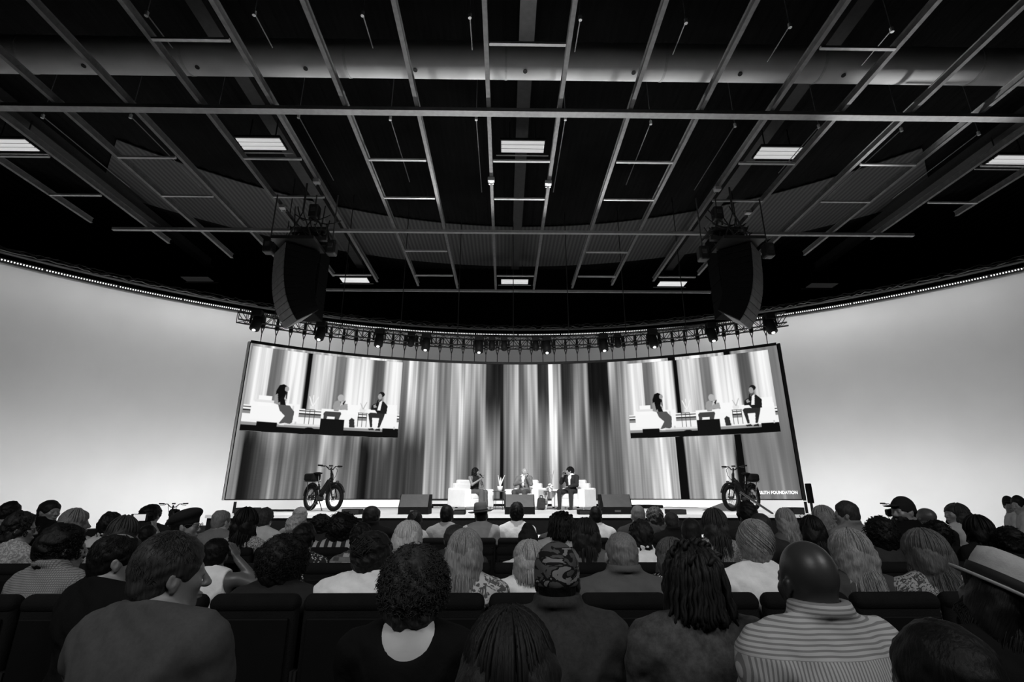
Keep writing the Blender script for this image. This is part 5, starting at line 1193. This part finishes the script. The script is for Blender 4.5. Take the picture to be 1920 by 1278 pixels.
# beard of the man in the cap
for q in PEOPLE:
    if 'bearded' in q[3]:
        F_ = hair_field(.006, -.16, .12); F_.ell((0, .045, -.075), (.064, .062, .062), .02).ell((0, .075, -.11), (.03, .03, .03), .02); F_.ell((0, .03, .0), (.09, .11, .05), .01, None, 'sub'); F_.ell((0, .112, -.07), (.02, .02, .008), .005, None, 'sub'); F_.cut((0, -.005, 0), (0, -1, .2)); F_.wave(.002, 120, 3)
        o = link('beard', F_.mesh('beard', 1), HT['black'], q[4]); hh = [c for c in q[4].children if c.name.startswith('cap')][0]; o.rotation_euler = hh.rotation_euler; o.location = hh.location
# phone
ph = t_.location + t_.rotation_euler.to_matrix() @ Vector((-.03 * t_.scale.x, .40 * t_.scale.x, 1.335 * t_.scale.z))
ph_t = thing('mobile_phone', 'phone with a bright screen held up sideways to film the stage', 'phone', ph)
ph_t.rotation_euler.z = math.radians(38)
MB().bevbox((0, 0, 0), (.155, .008, .078), .004).build('phone_body', BLACK, ph_t); MB().box((0, -.0045, 0), (.11, .001, .066)).build('phone_screen', glow('phone_glow', .5), ph_t)
# ------------------------------------------------------------------ seats
def seat_proto():
    t = thing('theatre_seat', '', 'seat', (0, 0, 0))
    SF = mat('dark_seat_fabric', .009, .95, .08, noise=.15, bump=.3, bscale=150)
    MB().bevbox((0, .0, .70), (.43, .075, .42), .035, 4).bevbox((0, .0, .865), (.435, .095, .08), .038, 4).build('backrest', SF, t, True)
    MB().bevbox((0, -.045, .62), (.37, .02, .38), .008, 2).build('back_shell', mat('seat_shell_plastic', .004, .7, .12), t)
    MB().bevbox((0, .29, .40), (.42, .46, .11), .04, 3).build('seat_cushion', SF, t, True)
    for s in (-1, 1): MB().bevbox((s * .222, .2, .60), (.025, .34, .045), .01).build('armrest', BLACK, t); MB().box((s * .222, .12, .29), (.02, .30, .58)).build('side_frame', BLACK, t)
    return t
sp0 = seat_proto(); used = False
XS0 = at(913, 1115, 2.75).x; PITCHX = .455; seen = {}
def near_desc(x, row):
    c = [(abs(q[0] - x), q[3], q[0]) for q in PEOPLE if q[2] == row]; c.sort(); return c[0] if c else None
ROWN = dict(A='nearest', B='second', C='third', D='fourth', E='front')
for row, xm in (('A', 1.8), ('B', 3.2), ('C', 4.6), ('D', 6.0), ('E', 7.4)):
    k0 = int(-xm / PITCHX) - 1
    for k in range(k0, -k0 + 1):
        x = XS0 + (k + .5) * PITCHX; y = ROWY[row]
        if abs(x) > xm: continue
        if row == 'E' and (x < -2.6 or x > 5.0): continue
        t = sp0 if not used else dup(sp0); used = True
        t.location = (x, y, 0)
        if row == 'A': t.scale = (1, 1, 1.0); t.location.y = 1.30
        elif row == 'E': t.scale = (1, 1, .985)
        d = near_desc(x, row); rn = ROWN[row] + ' row'
        if d and d[0] < PITCHX * .5: lab = f'dark padded seat under {d[1]}, {rn}'
        elif d:
            n = max(1, round(abs(d[2] - x) / PITCHX)); lab = f'dark padded seat {["", "next to", "two places from", "three places from", "four places from", "five places from", "six places from", "seven places from", "eight places from"][min(n, 8)]} {d[1]}, to the {"right" if x > d[2] else "left"}, {rn}'
        ws = lab.split()
        if len(ws) > 16: lab = ' '.join(ws).replace(', to the', ',').replace('dark padded ', '')
        t['label'] = lab; t['group'] = f'dark theatre seats in the {rn}'
# ------------------------------------------------------------------ three people on the stage
def stage_person(ch, label, kw, hair, tone, skin, top_m, bottom_m, jacket=0, sl=2, e=.014, wide=0, sc=.95, shirtm=None, seed=1, collar=0):
    p = pose(**kw); rz = ch.rotation_euler.z; o_ = Rz(rz) @ Vector((0, .17, 0)); R, T = head_T(p)
    t = thing('person', label, 'person', (ch.location.x + o_.x, ch.location.y + o_.y, STAGE), rz); t.scale = (sc, sc, sc)
    link('body', body_mesh(p, False, True), SKIN[skin], t)
    me = top_mesh(p, e, sl, .008 if jacket else 0, .002, collar, 3, False)
    if jacket:
        def mk():
            F = Field(axis((-.54, .54, .014)), axis((-.26, .50, .014)), axis((.44, 1.10, .014))); f_torso(F, p, e, .008); F.cut((0, 0, .5), (0, 0, -1))
            for a in (p['la'], p['ra']): f_arm(F, [a[0], a[1], Vector(a[1]).lerp(Vector(a[2]), .93)], e + .003)
            F.ell((0, .14, .84), (.036, .085, .20), .01, None, 'sub').ell((0, .12, .97), (.06, .085, .10), .01, None, 'sub'); F.cut((0, 0, 1.03), (0, .3, 1)); F.wave(.002, 34, 2); return F.mesh('jacket', 1)
        link('jacket', mk(), top_m, t); link('shirt', top_mesh(p, .006, 0, 0, .001, 1, 2, False), shirtm, t)
    else: link('top', me, top_m, t)
    link('trousers', bottom_mesh(p, .014, wide), bottom_m, t); link('shoes', shoe_mesh(p), mat('stage_shoes_%d' % sl, .02 if sl else .3), t)
    if hair:
        o = link('hair', STY[hair][0](True, seed), HT[tone], t); o.rotation_euler = R.to_euler(); o.location = T
    return t, p
def mic(t, p, label, arm='ra'):
    a = p[arm]; h = Vector(a[2]) + (Vector(a[3]) - Vector(a[2])).normalized() * .07; R, T = head_T(p); m_ = R @ Vector((0, .14, -.07)) + T
    d = (m_ - h).normalized(); W = Matrix.Rotation(t.rotation_euler.z, 3, 'Z'); s = t.scale.x
    q = lambda v: t.location + W @ (v * s)
    o = thing('microphone', label, 'microphone', q(h)); b0 = q(h - d * .07) - q(h); b1 = q(m_ - d * .03) - q(h); b2 = q(m_) - q(h)
    MB().tube([b0, b1], [.016, .020], 10).build('handle', BLACK, o); MB().tube([b1, b1.lerp(b2, .3), b2], [.022, .030, .022], 10).build('mesh_head', BMETAL, o)
HOLD = [(.205, .0, .955), (.225, .14, .74), (-.02, .28, .92), (-.06, .29, .98)]
LAP = [(-.205, .0, .955), (-.235, .10, .72), (-.06, .30, .66), (.01, .33, .66)]
t, p = stage_person(CH1, 'long-haired person in a dark sleeveless top and wide grey trousers, speaking into a microphone', dict(la=LAP, ra=HOLD, yaw=.65, w=.92, girth=.92, knees=.07), 'longdark', 'black', 'tan', cloth(.02), cloth(.10), 0, 0, .008, 1, .95, seed=2)
mic(t, p, 'microphone at the long-haired woman\'s mouth')
t, p = stage_person(CH2, 'bald person in a light grey jacket with folded arms in the middle armchair', dict(la=[(-.205, .0, .955), (-.27, .12, .76), (-.20, .22, .95), (-.18, .19, 1.01)], ra=[(.205, .0, .955), (.26, .12, .76), (.02, .25, .80), (-.05, .25, .81)], yaw=1.15, w=1.08, knees=.17, girth=1.05), None, 'grey', 'light', cloth(.16), cloth(.07), 1, 2, .018, 0, .95, cloth(.75))
mic(t, p, 'microphone held under the bald man\'s chin', 'la')
t, p = stage_person(CH3, 'dark-haired person in a dark suit and open white shirt, holding a microphone to the mouth', dict(la=LAP, ra=[(.205, .0, .955), (.27, .12, .80), (.13, .27, 1.01), (.10, .29, 1.07)], yaw=-.85, w=1.08, knees=.19, shin=.03), 'shortfull', 'black', 'light', cloth(.03), cloth(.035), 1, 2, .018, 0, .97, cloth(.8), seed=2)
mic(t, p, 'microphone at the suited man\'s mouth')
